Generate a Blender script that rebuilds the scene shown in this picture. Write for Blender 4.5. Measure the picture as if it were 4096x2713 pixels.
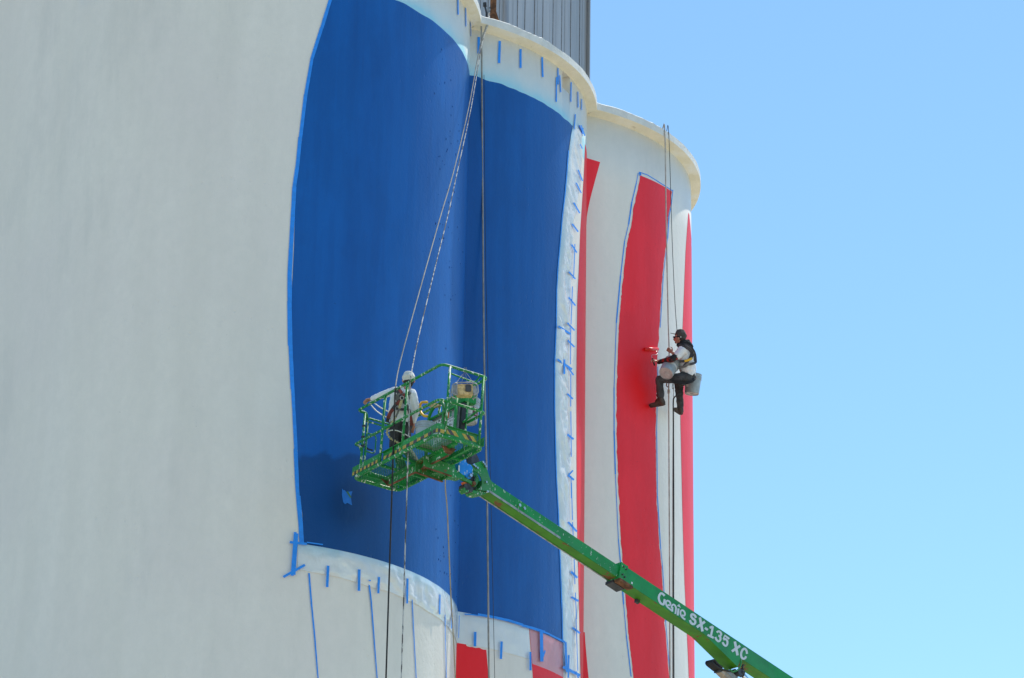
import bpy, bmesh, math, random
from mathutils import Vector, Matrix, noise
from math import sin, cos, pi, radians, sqrt, atan2, asin, acos
random.seed(7)
SC = bpy.context.scene
for o in list(bpy.data.objects): bpy.data.objects.remove(o)
COL = SC.collection

# ------------------------------------------------------------------ camera
CAMP = Vector((0, 0, 1.6)); PITCH = 0.378790; ROLL = 0.016595; FPX = 12041.93
_fw = Vector((0, cos(PITCH), sin(PITCH))); _rt = Vector((1, 0, 0)); _up = _rt.cross(_fw)
CR = cos(ROLL) * _rt + sin(ROLL) * _up
CU = -sin(ROLL) * _rt + cos(ROLL) * _up
CF = _fw
cam = bpy.data.cameras.new('camera'); co = bpy.data.objects.new('camera', cam); COL.objects.link(co)
M = Matrix((CR, CU, -CF)).transposed().to_4x4(); M.translation = CAMP
co.matrix_world = M
cam.sensor_width = 36; cam.lens = 36 * FPX / 4096; cam.clip_start = 0.5; cam.clip_end = 9000
SC.camera = co

# ------------------------------------------------------------------ light
SUN_AZ = radians(52); SUN_EL = radians(63)          # az: angle from +x towards +y
w = bpy.data.worlds.new("World"); SC.world = w; w.use_nodes = True
nt = w.node_tree; nt.nodes.clear()
sky = nt.nodes.new('ShaderNodeTexSky'); sky.sky_type = 'NISHITA'; sky.sun_disc = False
sky.sun_elevation = SUN_EL; sky.sun_rotation = radians(90) - SUN_AZ
sky.altitude = 200; sky.air_density = 1.0; sky.dust_density = 0.15; sky.ozone_density = 1.0
bg = nt.nodes.new('ShaderNodeBackground'); bg.inputs['Strength'].default_value = 0.15
wo = nt.nodes.new('ShaderNodeOutputWorld')
tn = nt.nodes.new('ShaderNodeMix'); tn.data_type = 'RGBA'; tn.blend_type = 'MULTIPLY'; tn.inputs[0].default_value = 1; tn.inputs[7].default_value = (.735, .925, .965, 1)
nt.links.new(sky.outputs[0], tn.inputs[6]); nt.links.new(tn.outputs[2], bg.inputs[0]); nt.links.new(bg.outputs[0], wo.inputs[0])
sl = bpy.data.lights.new('sun', 'SUN'); sl.energy = 3.5; sl.angle = radians(0.53); sl.color = (1, .95, .87)
so = bpy.data.objects.new('sun', sl); COL.objects.link(so)
sd = Vector((cos(SUN_EL) * cos(SUN_AZ), cos(SUN_EL) * sin(SUN_AZ), sin(SUN_EL)))
so.rotation_euler = sd.to_track_quat('Z', 'Y').to_euler(); so.location = (0, 0, 60)
vs = SC.view_settings; vs.view_transform = 'Standard'; vs.look = 'None'; vs.gamma = 1; vs.exposure = 0.50
vs.use_curve_mapping = False
SC.render.engine = 'CYCLES'

# ------------------------------------------------------------------ pixel helpers (photo pixels -> world rays)
def P(px, py, d): return CAMP + d * (CF + (px - 2048) / FPX * CR - (py - 1356.5) / FPX * CU)
def ray(px, py): return CF + (px - 2048) / FPX * CR - (py - 1356.5) / FPX * CU
def proj(p):
    v = Vector(p) - CAMP; d = v.dot(CF)
    return 2048 + FPX * v.dot(CR) / d, 1356.5 - FPX * v.dot(CU) / d, d
def ray_plane(px, py, o, n):
    r = ray(px, py); return CAMP + r * ((o - CAMP).dot(n) / r.dot(n))

# ------------------------------------------------------------------ materials
def lin(c):
    c = c / 255
    return c / 12.92 if c <= .04045 else ((c + .055) / 1.055) ** 2.4
class NT:
    def __init__(s, name):
        s.m = bpy.data.materials.new(name); s.m.use_nodes = True; s.t = s.m.node_tree
        s.b = s.t.nodes['Principled BSDF']
    def n(s, ty, **kw):
        x = s.t.nodes.new(ty)
        for k, v in kw.items(): setattr(x, k, v)
        return x
    def l(s, a, b): s.t.links.new(a, b)
    def coord(s, scale=(1, 1, 1), src='Object'):
        tc = s.n('ShaderNodeTexCoord'); mp = s.n('ShaderNodeMapping'); mp.inputs['Scale'].default_value = scale
        s.l(tc.outputs[src], mp.inputs[0]); return mp.outputs[0]
    def noise(s, vec, scale, detail=4, rough=.55, lo=.4, hi=.6):
        x = s.n('ShaderNodeTexNoise'); x.inputs['Scale'].default_value = scale; x.inputs['Detail'].default_value = detail
        x.inputs['Roughness'].default_value = rough; s.l(vec, x.inputs['Vector'])
        r = s.n('ShaderNodeMapRange'); r.inputs[1].default_value = lo; r.inputs[2].default_value = hi
        s.l(x.outputs[0], r.inputs[0]); return r.outputs[0]
    def mix(s, f, a, b, blend='MIX'):
        x = s.n('ShaderNodeMix', data_type='RGBA', blend_type=blend)
        for i, v in ((0, f), (6, a), (7, b)):
            if isinstance(v, (int, float)): x.inputs[i].default_value = v
            elif isinstance(v, (tuple, list)): x.inputs[i].default_value = (*v[:3], 1)
            else: s.l(v, x.inputs[i])
        return x.outputs[2]
    def math(s, op, a, b=0., c=0.):
        x = s.n('ShaderNodeMath', operation=op)
        for i, v in enumerate((a, b, c)):
            if isinstance(v, (int, float)): x.inputs[i].default_value = v
            else: s.l(v, x.inputs[i])
        return x.outputs[0]
    def bump(s, h, strength, dist, prev=None):
        x = s.n('ShaderNodeBump'); x.inputs['Strength'].default_value = strength; x.inputs['Distance'].default_value = dist
        s.l(h, x.inputs['Height'])
        if prev is not None: s.l(prev, x.inputs['Normal'])
        return x.outputs[0]
    def attr(s, name):
        x = s.n('ShaderNodeAttribute'); x.attribute_name = name; return x.outputs['Fac']
    def col(s, c): s.l(c, s.b.inputs['Base Color']) if not isinstance(c, (tuple, list)) else setattr(s.b.inputs['Base Color'], 'default_value', (*c[:3], 1))
    def set(s, rough=None, metal=None, normal=None, spec=None, alpha=None):
        for k, v in (('Roughness', rough), ('Metallic', metal), ('Normal', normal), ('Specular IOR Level', spec), ('Alpha', alpha)):
            if v is None: continue
            if isinstance(v, (int, float)): s.b.inputs[k].default_value = v
            else: s.l(v, s.b.inputs[k])

def simple(name, c, rough=.6, metal=0., var=.25, scale=12., bump=.15, dist=.004, spec=.5):
    k = NT(name); v = k.coord(); f = k.noise(v, scale)
    k.col(k.mix(f, tuple(x * (1 - var) for x in c), tuple(min(1, x * (1 + var * .6)) for x in c)))
    k.set(rough=rough, metal=metal, normal=k.bump(k.noise(v, scale * 4, lo=0, hi=1), bump, dist), spec=spec)
    return k.m

ZT, ZB = 25.36, 15.60      # top and bottom of the blue field
def wall_relief(k):
    v = k.coord(); vs_ = k.coord((1, 1, .22))
    h1 = k.noise(vs_, 2.6, 6, .62, 0, 1); h2 = k.noise(v, 16, 5, .6, 0, 1)
    n = k.bump(h1, .30, .035); n = k.bump(h2, .34, .014, n)
    pit = k.n('ShaderNodeTexVoronoi'); pit.inputs['Scale'].default_value = 9; k.l(k.coord((1, 1, .6)), pit.inputs['Vector'])
    pr = k.n('ShaderNodeMapRange'); pr.inputs[1].default_value = .06; pr.inputs[2].default_value = .16; k.l(pit.outputs['Distance'], pr.inputs[0])
    gate = k.noise(v, .55, 3, .5, .52, .62)
    pm = k.math('MULTIPLY', k.math('SUBTRACT', 1., pr.outputs[0]), gate)
    n = k.bump(k.math('SUBTRACT', 1., pm), .45, .012, n)
    return n, pm
def white_wall(name, over):
    k = NT(name); v = k.coord()
    streak = k.noise(k.coord((1, 1, .10)), 1.5, 6, .6, .35, .68)
    c = k.mix(streak, (.805, .755, .665), (.87, .815, .725))
    blot = k.noise(v, .42, 5, .6, .40, .66); c = k.mix(k.math('MULTIPLY', blot, .5), c, (.79, .72, .665))
    mot = k.noise(k.coord((1, 1, .7)), 5.5, 8, .72, .38, .62); c = k.mix(k.math('MULTIPLY', mot, .30), c, (.72, .685, .61))
    dirt = k.noise(k.coord((1, 1, .25)), .9, 7, .68, .56, .72); c = k.mix(k.math('MULTIPLY', dirt, .35), c, (.60, .585, .53))
    speck = k.noise(v, 26, 3, .7, .70, .76); gate = k.noise(v, 1.1, 2, .5, .52, .64)
    c = k.mix(k.math('MULTIPLY', k.math('MULTIPLY', speck, gate), .55), c, (.22, .19, .16))
    # cold joints of the slip-formed pour: faint level lines
    sx = k.n('ShaderNodeSeparateXYZ'); k.l(v, sx.inputs[0])
    if over:
        z = sx.outputs[2]
        wob = k.noise(k.coord((1, 1, 1)), 1.6, 4, .55, 0, 1)
        up = k.math('SUBTRACT', k.math('ADD', z, k.math('MULTIPLY', wob, -.30)), ZT - .12)
        f = k.math('POWER', 2.718, k.math('MULTIPLY', k.math('MAXIMUM', up, 0.), -4.6))
        f = k.math('MULTIPLY', k.math('MULTIPLY', f, .80), k.math('MULTIPLY', k.math('GREATER_THAN', z, ZT - .3), k.math('GREATER_THAN', sx.outputs[0], -4.0)))
        c = k.mix(f, c, (.25, .66, .80))
    k.col(c); n, pm = wall_relief(k); k.set(rough=.48, normal=n, spec=.4)
    return k.m
M_white = white_wall('white_painted_concrete', False)
M_white_over = white_wall('white_concrete_with_blue_overspray', True)

def paint(name, a, b, fresh, rough):
    k = NT(name); v = k.coord()
    f = k.noise(k.coord((1, 1, .12)), 2.2, 6, .62, .33, .7)
    c = k.mix(f, a, b)
    pt = k.noise(k.coord((1, 1, .6)), .8, 6, .62, .46, .56); c = k.mix(k.math('MULTIPLY', pt, .26), c, tuple(x * .72 for x in a))
    lap = k.noise(k.coord((4, 4, .35)), 1.1, 3, .5, .48, .54); c = k.mix(k.math('MULTIPLY', lap, .12), c, tuple(min(1, x * 1.22) for x in b))
    sp = k.noise(v, 30, 2, .6, .70, .74); gate = k.noise(v, 1.4, 2, .5, .5, .62)
    c = k.mix(k.math('MULTIPLY', k.math('MULTIPLY', sp, gate), .6), c, tuple(x * .25 for x in a))
    roll = k.noise(k.coord((3, 3, .5)), 1.3, 4, .6, .35, .7)
    c = k.mix(k.math('MULTIPLY', roll, .25), c, tuple(x * .8 for x in b))
    c = k.mix(k.attr('fresh'), c, fresh); k.col(c)
    n, pm = wall_relief(k); k.set(rough=rough, normal=n, spec=.36)
    return k.m
M_blue = paint('blue_wall_paint', (.0008, .086, .345), (.0012, .118, .44), (.0008, .043, .165), .40)
M_red = paint('red_wall_paint', (.96, .016, .026), (.99, .026, .040), (.98, .0015, .001), .5)

M_tape = simple('blue_masking_tape', (.018, .27, .86), .55, var=.08, bump=.1)
k = NT('cream_ledge_paint_and_bounce'); v = k.coord(); c = k.mix(k.noise(v, 2.2, 6, .65), (.78, .72, .55), (.87, .80, .63))  # cream underside paint, with warm bounce from the ground put into its colour
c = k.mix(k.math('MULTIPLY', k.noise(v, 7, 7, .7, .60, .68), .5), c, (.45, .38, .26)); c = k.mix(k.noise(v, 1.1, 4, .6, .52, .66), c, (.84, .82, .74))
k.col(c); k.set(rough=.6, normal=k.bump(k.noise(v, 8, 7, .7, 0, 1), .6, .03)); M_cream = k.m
k = NT('white_ledge_paint'); v = k.coord(); c = k.mix(k.noise(v, 3, 6, .65), (.70, .69, .64), (.79, .78, .73))
c = k.mix(k.math('MULTIPLY', k.noise(k.coord((1, 1, .3)), 6, 6, .7, .60, .70), .6), c, (.42, .39, .33))
k.col(c); k.set(rough=.65, normal=k.bump(k.noise(v, 12, 7, .7, 0, 1), .8, .03)); M_ledge = k.m
k = NT('thin_masking_film'); v = k.coord((1, 1, 1))
c = k.mix(k.noise(v, 3, 4, .5, .3, .7), (.80, .82, .80), (.90, .91, .89))
c = k.mix(k.attr('over'), c, (.22, .60, .82))
k.col(c); k.set(rough=.16, spec=1., alpha=.84, normal=k.bump(k.math('ABSOLUTE', k.math('SUBTRACT', k.noise(k.coord((1, 1, .45)), 5, 4, .55, 0, 1), .5)), .5, .05)); M_film = k.m
k = NT('thin_clear_film_over_red'); k.col((.70, .62, .66)); v = k.coord((1, 1, .3))
k.set(rough=.2, spec=.8, alpha=.52, normal=k.bump(k.noise(v, 8, 4, .6, 0, 1), .5, .02)); M_film2 = k.m

# green painted steel with splashes of white paint and rust
def steel(name, base, splash, rust, grime=.0, sc=1., rough=.42):
    k = NT(name); v = k.coord()
    f = k.noise(v, 3 * sc); c = k.mix(f, tuple(x * .85 for x in base), tuple(x * 1.1 for x in base))
    if grime: c = k.mix(k.math('MULTIPLY', k.noise(v, 1.3 * sc, 5, .6, .45, .6), grime), c, (.16, .17, .17))
    if rust:
        fr = k.noise(v, 3.3 * sc, 6, .65, .60 - rust * .2, .64 - rust * .2); c = k.mix(fr, c, (.19, .075, .022))
    if splash:
        fs = k.noise(k.coord((1, 1, .35)), 38 * sc, 3, .55, .66 - splash * .12, .675 - splash * .12)
        fs2 = k.noise(v, 11 * sc, 3, .55, .66 - splash * .06 + (.3 if splash < .3 else 0), .67 - splash * .06 + (.3 if splash < .3 else 0))
        c = k.mix(k.math('MAXIMUM', fs, fs2), c, (.62, .66, .60))
    k.col(c); k.set(rough=rough + .1, normal=k.bump(k.noise(v, 30, lo=0, hi=1), .12, .004), spec=.4)
    return k.m
G = (.004, .27, .042)
M_green = steel('green_machine_paint', G, .10, 0, .25)
M_greent = steel('green_boom_paint_worn', (.004, .255, .050), .05, 0, .12)
M_greenr = steel('green_paint_splashed_on_rails', (.005, .24, .042), .42, .0, .15)
M_greenc = steel('clean_green_boom_paint', (.003, .25, .048), 0, 0, .10, rough=.33)
M_greeny = steel('yellow_green_underside', (.060, .25, .010), .0, .06, .0)  # yellower green for thin skins on the underside faces
M_greenrust = steel('rusty_green_beam', (.012, .22, .035), .15, .25, .2)
M_rust = simple('brown_rust', (.18, .075, .030), .85, var=.5, scale=9)
M_bluemetal = steel('splashed_blue_rotator_paint', (.006, .24, .75), .22, 0)
M_grey = simple('grey_machine_paint', (.30, .32, .33), .5)
M_steel = simple('bare_steel', (.55, .54, .52), .3, 1.0)
M_chrome = simple('polished_rod', (.85, .85, .83), .12, 1.0, var=.05, bump=0)
M_black = simple('black_rubber', (.018, .018, .02), .5)
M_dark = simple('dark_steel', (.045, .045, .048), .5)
M_yel = simple('hazard_yellow', (.50, .36, .06), .6, var=.2, scale=30)
M_hblk = simple('hazard_black', (.065, .065, .065), .65, var=.3)
M_yellow = simple('yellow_plastic', (.80, .45, .02), .4, var=.12)
M_yellow2 = simple('dusty_yellow_plastic', (.60, .43, .19), .5, var=.3, scale=20)
M_bucket = simple('pale_grey_bucket_plastic', (.33, .375, .40), .38, var=.14, scale=9)
M_bucketb = simple('grimy_bucket_bottom', (.48, .47, .47), .6, var=.2, scale=14)
M_paper = simple('white_paper_label', (.74, .74, .73), .6, var=.06)
M_maroon = simple('maroon_label', (.13, .012, .035), .5, var=.1)
M_ink = simple('black_ink', (.03, .03, .035), .6, var=.1)
M_orange = simple('orange_print', (.75, .16, .03), .5, var=.1)
M_greenink = simple('green_print', (.02, .25, .10), .5, var=.1)
M_redink = simple('red_print', (.55, .02, .02), .5, var=.1)
M_letter = simple('pale_grey_decal', (.62, .66, .68), .45, var=.05)
M_skin = simple('skin', (.46, .22, .15), .5, var=.15, scale=20, spec=.4)
M_wshirt = simple('white_cotton', (.78, .78, .80), .85, var=.06, scale=8, bump=.5, dist=.012)
M_trou = simple('charcoal_trousers', (.048, .047, .050), .85, var=.45, scale=7, bump=.6, dist=.012)
M_hood = simple('black_hood_cloth', (.012, .012, .014), .85, var=.4)
k = NT('black_sleeve_with_red_paint'); v = k.coord(); k.col(k.mix(k.noise(v, 14, 5, .6, .52, .60), (.012, .010, .012), (.34, .012, .010))); k.set(rough=.8); M_sleeve = k.m
M_boot = simple('brown_boot_leather', (.050, .034, .026), .6, var=.5, scale=16)
M_sole = simple('boot_sole', (.085, .050, .042), .8, var=.4, scale=30)
M_cap = simple('dusty_grey_cap', (.060, .054, .048), .8, var=.25, scale=15)
M_wcap = simple('off_white_cap', (.70, .68, .62), .85, var=.12, scale=10, bump=.4)
M_harn = simple('dark_harness_webbing', (.055, .05, .055), .75, var=.4)
M_harnr = simple('faded_red_webbing', (.26, .055, .045), .75, var=.4)
M_harng = simple('grey_webbing', (.17, .16, .15), .75, var=.3)
M_hair = simple('dark_hair', (.03, .02, .015), .8)
M_lan = simple('cream_yellow_webbing', (.52, .44, .22), .8, var=.3, scale=60)
M_hose = simple('white_hose', (.72, .70, .62), .45, var=.08)
M_wetred = simple('wet_red_roller_nap', (.80, .010, .006), .3, var=.15, scale=40, bump=.5)
M_glass = simple('dark_lens', (.01, .008, .008), .1, var=0)
def ropemat(name, a, b, sc=24, fleck=False):
    k = NT(name); v = k.coord(); wv = k.n('ShaderNodeTexWave', bands_direction='Z'); wv.inputs['Scale'].default_value = sc; wv.inputs['Distortion'].default_value = 3
    k.l(v, wv.inputs['Vector']); f = k.noise(k.coord((1, 1, .35)), 13, 4, .7, .47, .53) if fleck else k.math('MULTIPLY', k.math('ADD', wv.outputs['Fac'], .6), k.noise(v, 6, lo=.2, hi=.8)); k.col(k.mix(f, a, b))
    k.set(rough=.8, normal=k.bump(wv.outputs['Fac'], .8, .01)); return k.m
M_ropeg = ropemat('grey_twisted_rope', (.26, .25, .225), (.56, .54, .49))
M_ropet = ropemat('tan_rope', (.30, .26, .19), (.52, .46, .34))
M_ropek = ropemat('black_rope', (.012, .012, .014), (.05, .05, .05))
M_ropew = ropemat('black_and_white_flecked_rope', (.12, .12, .12), (.66, .66, .63), 24, True)
M_ropebr = ropemat('brown_beaded_rope', (.30, .25, .20), (.70, .65, .58), 14)
k = NT('grey_metal_cladding'); v = k.coord((1, 1, .1)); k.col(k.mix(k.noise(v, 3, 5, .6), (.34, .325, .31), (.41, .395, .38)))
k.set(rough=.42, metal=.35, normal=k.bump(k.noise(k.coord((1, 1, .4)), 1.6, 3, .5, 0, 1), .25, .03)); M_clad = k.m
M_seam = simple('brown_grey_cladding_seam', (.17, .16, .155), .5, .2, var=.3)
k = NT('sandy_gravel_ground'); v = k.coord(); k.col(k.mix(k.noise(v, .3, 8, .7, .3, .7), (.36, .31, .225), (.47, .415, .31))); k.set(rough=.95, normal=k.bump(k.noise(v, 6, 6, .7, 0, 1), .5, .05)); M_ground = k.m
M_roof = simple('roof_slab', (.35, .34, .32), .9)

# ------------------------------------------------------------------ object helpers
def link(name, me, mats, parent=None, mw=None):
    o = bpy.data.objects.new(name, me); COL.objects.link(o)
    for m in (mats if isinstance(mats, (list, tuple)) else [mats]): me.materials.append(m)
    if parent is not None:
        o.parent = parent                       # parts carry world coordinates; parents sit at their base
        if mw is None: o.matrix_parent_inverse = PW(parent).inverted()
    return o
_W = {}
def PW(o): return _W[o.name]
def thing(name, label, cat, loc=(0, 0, 0), group=None, M4=None):
    o = bpy.data.objects.new(name, None); COL.objects.link(o); o.empty_display_size = .2
    m = M4 if M4 is not None else Matrix.Translation(Vector(loc)); o.matrix_world = m; _W[o.name] = m.copy()
    o['label'] = label; o['category'] = cat
    if group: o['group'] = group
    return o
def reg(o): _W[o.name] = Matrix.Identity(4) if o.parent is None else Matrix.Identity(4); return o
def tag(o, label, cat, group=None):
    o['label'] = label; o['category'] = cat
    if group: o['group'] = group
    return o
class MB:
    def __init__(s): s.v = []; s.f = []; s.mi = []; s.cm = 0
    def add(s, vs, fs, mi=None):
        b = len(s.v); s.v += [Vector(x) for x in vs]; s.f += [tuple(b + i for i in f) for f in fs]; s.mi += [s.cm if mi is None else mi] * len(fs); return s
    def box(s, o, a, b, c):
        o = Vector(o); a = Vector(a); b = Vector(b); c = Vector(c)
        vs = [o, o + a, o + a + b, o + b, o + c, o + a + c, o + a + b + c, o + b + c]
        return s.add(vs, [(0, 3, 2, 1), (4, 5, 6, 7), (0, 1, 5, 4), (1, 2, 6, 5), (2, 3, 7, 6), (3, 0, 4, 7)])
    def prism(s, poly, ext):
        ext = Vector(ext); n = len(poly); vs = [Vector(p) for p in poly] + [Vector(p) + ext for p in poly]
        return s.add(vs, [tuple(range(n))[::-1], tuple(range(n, 2 * n))] + [(i, (i + 1) % n, n + (i + 1) % n, n + i) for i in range(n)])
    def tube(s, pts, r, seg=8, corner=0., closed=False, cap=True, cs=4):
        pts = [Vector(p) for p in pts]
        if corner > 0: pts = fillet(pts, corner, cs, closed)
        n = len(pts); rr = r if isinstance(r, (list, tuple)) else [r] * n
        T = []
        for i in range(n):
            a = pts[i - 1] if (i > 0 or closed) else pts[i]; b = pts[(i + 1) % n] if (i < n - 1 or closed) else pts[i]
            t = (b - a); T.append(t.normalized() if t.length > 1e-9 else Vector((0, 0, 1)))
        u = T[0].orthogonal().normalized(); vs = []
        for i in range(n):
            u = (u - T[i] * u.dot(T[i])); u = u.normalized() if u.length > 1e-6 else T[i].orthogonal().normalized()
            w_ = T[i].cross(u)
            for j in range(seg):
                a = 2 * pi * j / seg; vs.append(pts[i] + rr[i] * (cos(a) * u + sin(a) * w_))
        fs = []
        for i in range(n if closed else n - 1):
            k2 = (i + 1) % n
            for j in range(seg): fs.append((i * seg + j, i * seg + (j + 1) % seg, k2 * seg + (j + 1) % seg, k2 * seg + j))
        if cap and not closed: fs += [tuple(range(seg))[::-1], tuple((n - 1) * seg + j for j in range(seg))]
        return s.add(vs, fs)
    def build(s, name, mats, parent=None, smooth=False, kind=None):
        me = bpy.data.meshes.new(name); me.from_pydata(s.v, [], s.f)
        me.polygons.foreach_set('material_index', s.mi)
        if smooth: me.polygons.foreach_set('use_smooth', [True] * len(me.polygons))
        me.update(); o = link(name, me, mats, parent); _W[o.name] = Matrix.Identity(4)
        if kind: o['kind'] = kind
        return o
def fillet(pts, r, cs, closed=False):
    out = []; n = len(pts)
    for i in range(n):
        if not closed and i in (0, n - 1): out.append(pts[i]); continue
        a = pts[i - 1] - pts[i]; b = pts[(i + 1) % n] - pts[i]; d = min(r, a.length * .45, b.length * .45)
        p0 = pts[i] + a.normalized() * d; p1 = pts[i] + b.normalized() * d
        for k_ in range(cs + 1):
            t = k_ / cs; out.append((1 - t) ** 2 * p0 + 2 * t * (1 - t) * pts[i] + t * t * p1)
    return out
def catmull(pts, n=6):
    pts = [Vector(p) for p in pts]; out = []
    for i in range(len(pts) - 1):
        p0 = pts[max(i - 1, 0)]; p1 = pts[i]; p2 = pts[i + 1]; p3 = pts[min(i + 2, len(pts) - 1)]
        for k_ in range(n):
            t = k_ / n; out.append(.5 * ((2 * p1) + (p2 - p0) * t + (2 * p0 - 5 * p1 + 4 * p2 - p3) * t * t + (3 * p1 - p0 - 3 * p2 + p3) * t ** 3))
    out.append(pts[-1]); return out
def structure(o): o['kind'] = 'structure'; return o

# ------------------------------------------------------------------ ground
mb = MB(); mb.add([(-4000, -4000, 0), (4000, -4000, 0), (4000, 4000, 0), (-4000, 4000, 0)], [(0, 1, 2, 3)])
structure(mb.build('ground', M_ground))

# ------------------------------------------------------------------ silos
R = 3.864; SP = 4.0055; AZ = 0.5656653; H = 26.50; DL = .190; TK = .165
DV = Vector((sin(AZ), cos(AZ), 0)); NV = Vector((cos(AZ), -sin(AZ), 0))
CC = [Vector((-4.6818, 47.336, 0)) + DV * SP * i for i in range(3)]
BETA = acos(SP / 2 / R); BETA2 = acos(SP / 2 / (R + DL)); PHI = pi / 2 - AZ
TH_R = PHI - BETA            # where a silo meets the next one
TH_L = PHI - pi + BETA       # where a silo meets the one before
def hit(px, py, i, off=0.):
    r = ray(px, py); o = CAMP - CC[i]; a = r.x ** 2 + r.y ** 2; b = 2 * (o.x * r.x + o.y * r.y); c = o.x ** 2 + o.y ** 2 - (R + off) ** 2
    D = b * b - 4 * a * c
    t = (-b - sqrt(max(D, 0))) / (2 * a); p = CAMP + r * t
    return atan2(p.y - CC[i].y, p.x - CC[i].x), p.z
def S(i, th, z, off=.0): return Vector((CC[i].x + (R + off) * cos(th), CC[i].y + (R + off) * sin(th), z))
def wdepth(px, py, i):
    th, z = hit(px, py, i); return proj(S(i, th, z))[2]
def fn(pts, i, xs=None):
    q = sorted(((hit(x, y, i)[::-1]) for x, y in pts), key=lambda a: a[0])
    def f(z):
        if z <= q[0][0]: return q[0][1]
        for a, b in zip(q, q[1:]):
            if z <= b[0]: return a[1] + (b[1] - a[1]) * (z - a[0]) / max(b[0] - a[0], 1e-6)
        return q[-1][1]
    return f
labels = ['tall white silo nearest the camera, painted with the larger blue field',
          'middle white silo with the narrower blue field and plastic film down its right edge',
          'farthest white silo with a tall red stripe beside the hanging painter']
silos = []
for i in range(3):
    t = thing('grain_silo', labels[i], 'silo', CC[i], 'row of grain silos'); silos.append(t)
    n = 288; mb = MB()
    zs = [0, 5, 10, 15, 20, 25, H - .01]
    for z in zs: mb.v += [S(i, 2 * pi * j / n, z) for j in range(n)]
    for a in range(len(zs) - 1):
        for j in range(n): mb.f.append((a * n + j, a * n + (j + 1) % n, (a + 1) * n + (j + 1) % n, (a + 1) * n + j))
    mb.f += [tuple(range(n))[::-1], tuple((len(zs) - 1) * n + j for j in range(n))]; mb.mi = [0] * len(mb.f)
    wobj = mb.build('wall', M_white_over if i < 2 else M_white, t, smooth=True)
    wobj.data.polygons[-1].use_smooth = False
    # ledge round the top: white outer face, cream underside
    if i == 0: a0, a1 = radians(-165), PHI - BETA; b0, b1 = a0, PHI - BETA2
    elif i == 1: a0, a1 = TH_L, TH_R; b0, b1 = PHI - pi + BETA2, PHI - BETA2
    else: a0, a1 = TH_L, radians(150); b0, b1 = PHI - pi + BETA2, a1
    m = 150; ledge = MB(); soff = MB()
    rows = []
    for j in range(m + 1):
        u = j / m; ti = a0 + (a1 - a0) * u; to = b0 + (b1 - b0) * u
        jag = .020 * noise.noise(Vector((to * 9 + i * 7, 0, 0))) + .012 * noise.noise(Vector((to * 40, 3, 0)))
        rows.append([S(i, ti, H - TK - .060), S(i, ti + (to - ti) * .25, H - TK - .035, .03), S(i, ti + (to - ti) * .9, H - TK - .012, DL - .012), S(i, to, H - TK, DL), S(i, to, H + jag - .025, DL), S(i, to, H + jag, DL - .03), S(i, ti, H + .02, -.2)])
    for rset, mbx in (((3, 4, 5, 6), ledge), ((0, 1, 2, 3), soff)):
        for rw in rows: mbx.v += [rw[q] for q in rset]
        L_ = len(rset)
        for j in range(m):
            for q in range(L_ - 1): mbx.f.append((j * L_ + q, (j + 1) * L_ + q, (j + 1) * L_ + q + 1, j * L_ + q + 1))
        mbx.mi = [0] * len(mbx.f)
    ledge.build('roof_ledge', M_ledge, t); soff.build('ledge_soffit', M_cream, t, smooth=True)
    n = 64; mb = MB(); mb.add([S(i, 2 * pi * j / n, H + .012 + .004 * i, -.05) for j in range(n)], [tuple(range(n))]); mb.build('roof', M_roof, t)

# notch cut in the middle silo under its ledge
tA, zA = hit(2250, 268, 1); tB, zB = hit(2280, 312, 1)
zc0 = H - TK - .06 - .34; zc1 = H - TK - .04
mb = MB()
m4 = [S(1, tA, zc0, -.16), S(1, tA, zc0, .10), S(1, tB, zc0, .10), S(1, tB, zc0, -.16)]
mb.prism(m4, (0, 0, zc1 - zc0)); cut = mb.build('cutter', M_white)
wall1 = [o for o in bpy.data.objects if o.name.startswith('wall') and o.parent == silos[1]][0]
bpy.context.view_layer.update()
bm_ = wall1.modifiers.new('b', 'BOOLEAN'); bm_.object = cut; bm_.operation = 'DIFFERENCE'; bm_.solver = 'EXACT'
dg = bpy.context.evaluated_depsgraph_get(); nm = bpy.data.meshes.new_from_object(wall1.evaluated_get(dg))
wall1.modifiers.clear(); wall1.data = nm; bpy.data.objects.remove(cut)

# plain wall running off to the left, tangent to the first silo
ths = radians(-130); p0 = S(0, ths, 0); nn = Vector((cos(ths), sin(ths), 0)); tt = Vector((sin(ths), -cos(ths), 0))
p0 = p0 - nn * .004
st = thing('concrete_building', 'plain pale concrete wall at far left running on from the nearest silo', 'building', p0 + tt * 6)
mb = MB()
for u0, u1 in ((0, 14),):
    mb.box(p0 + tt * u0 - nn * 8, nn * 8, tt * (u1 - u0), (0, 0, H))
mb.build('wall', M_white, st)
mb = MB(); mb.box(p0 + tt * -.3 + Vector((0, 0, H - TK)), nn * DL, tt * 14.3, (0, 0, TK)); mb.build('roof_ledge', M_ledge, st)

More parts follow.
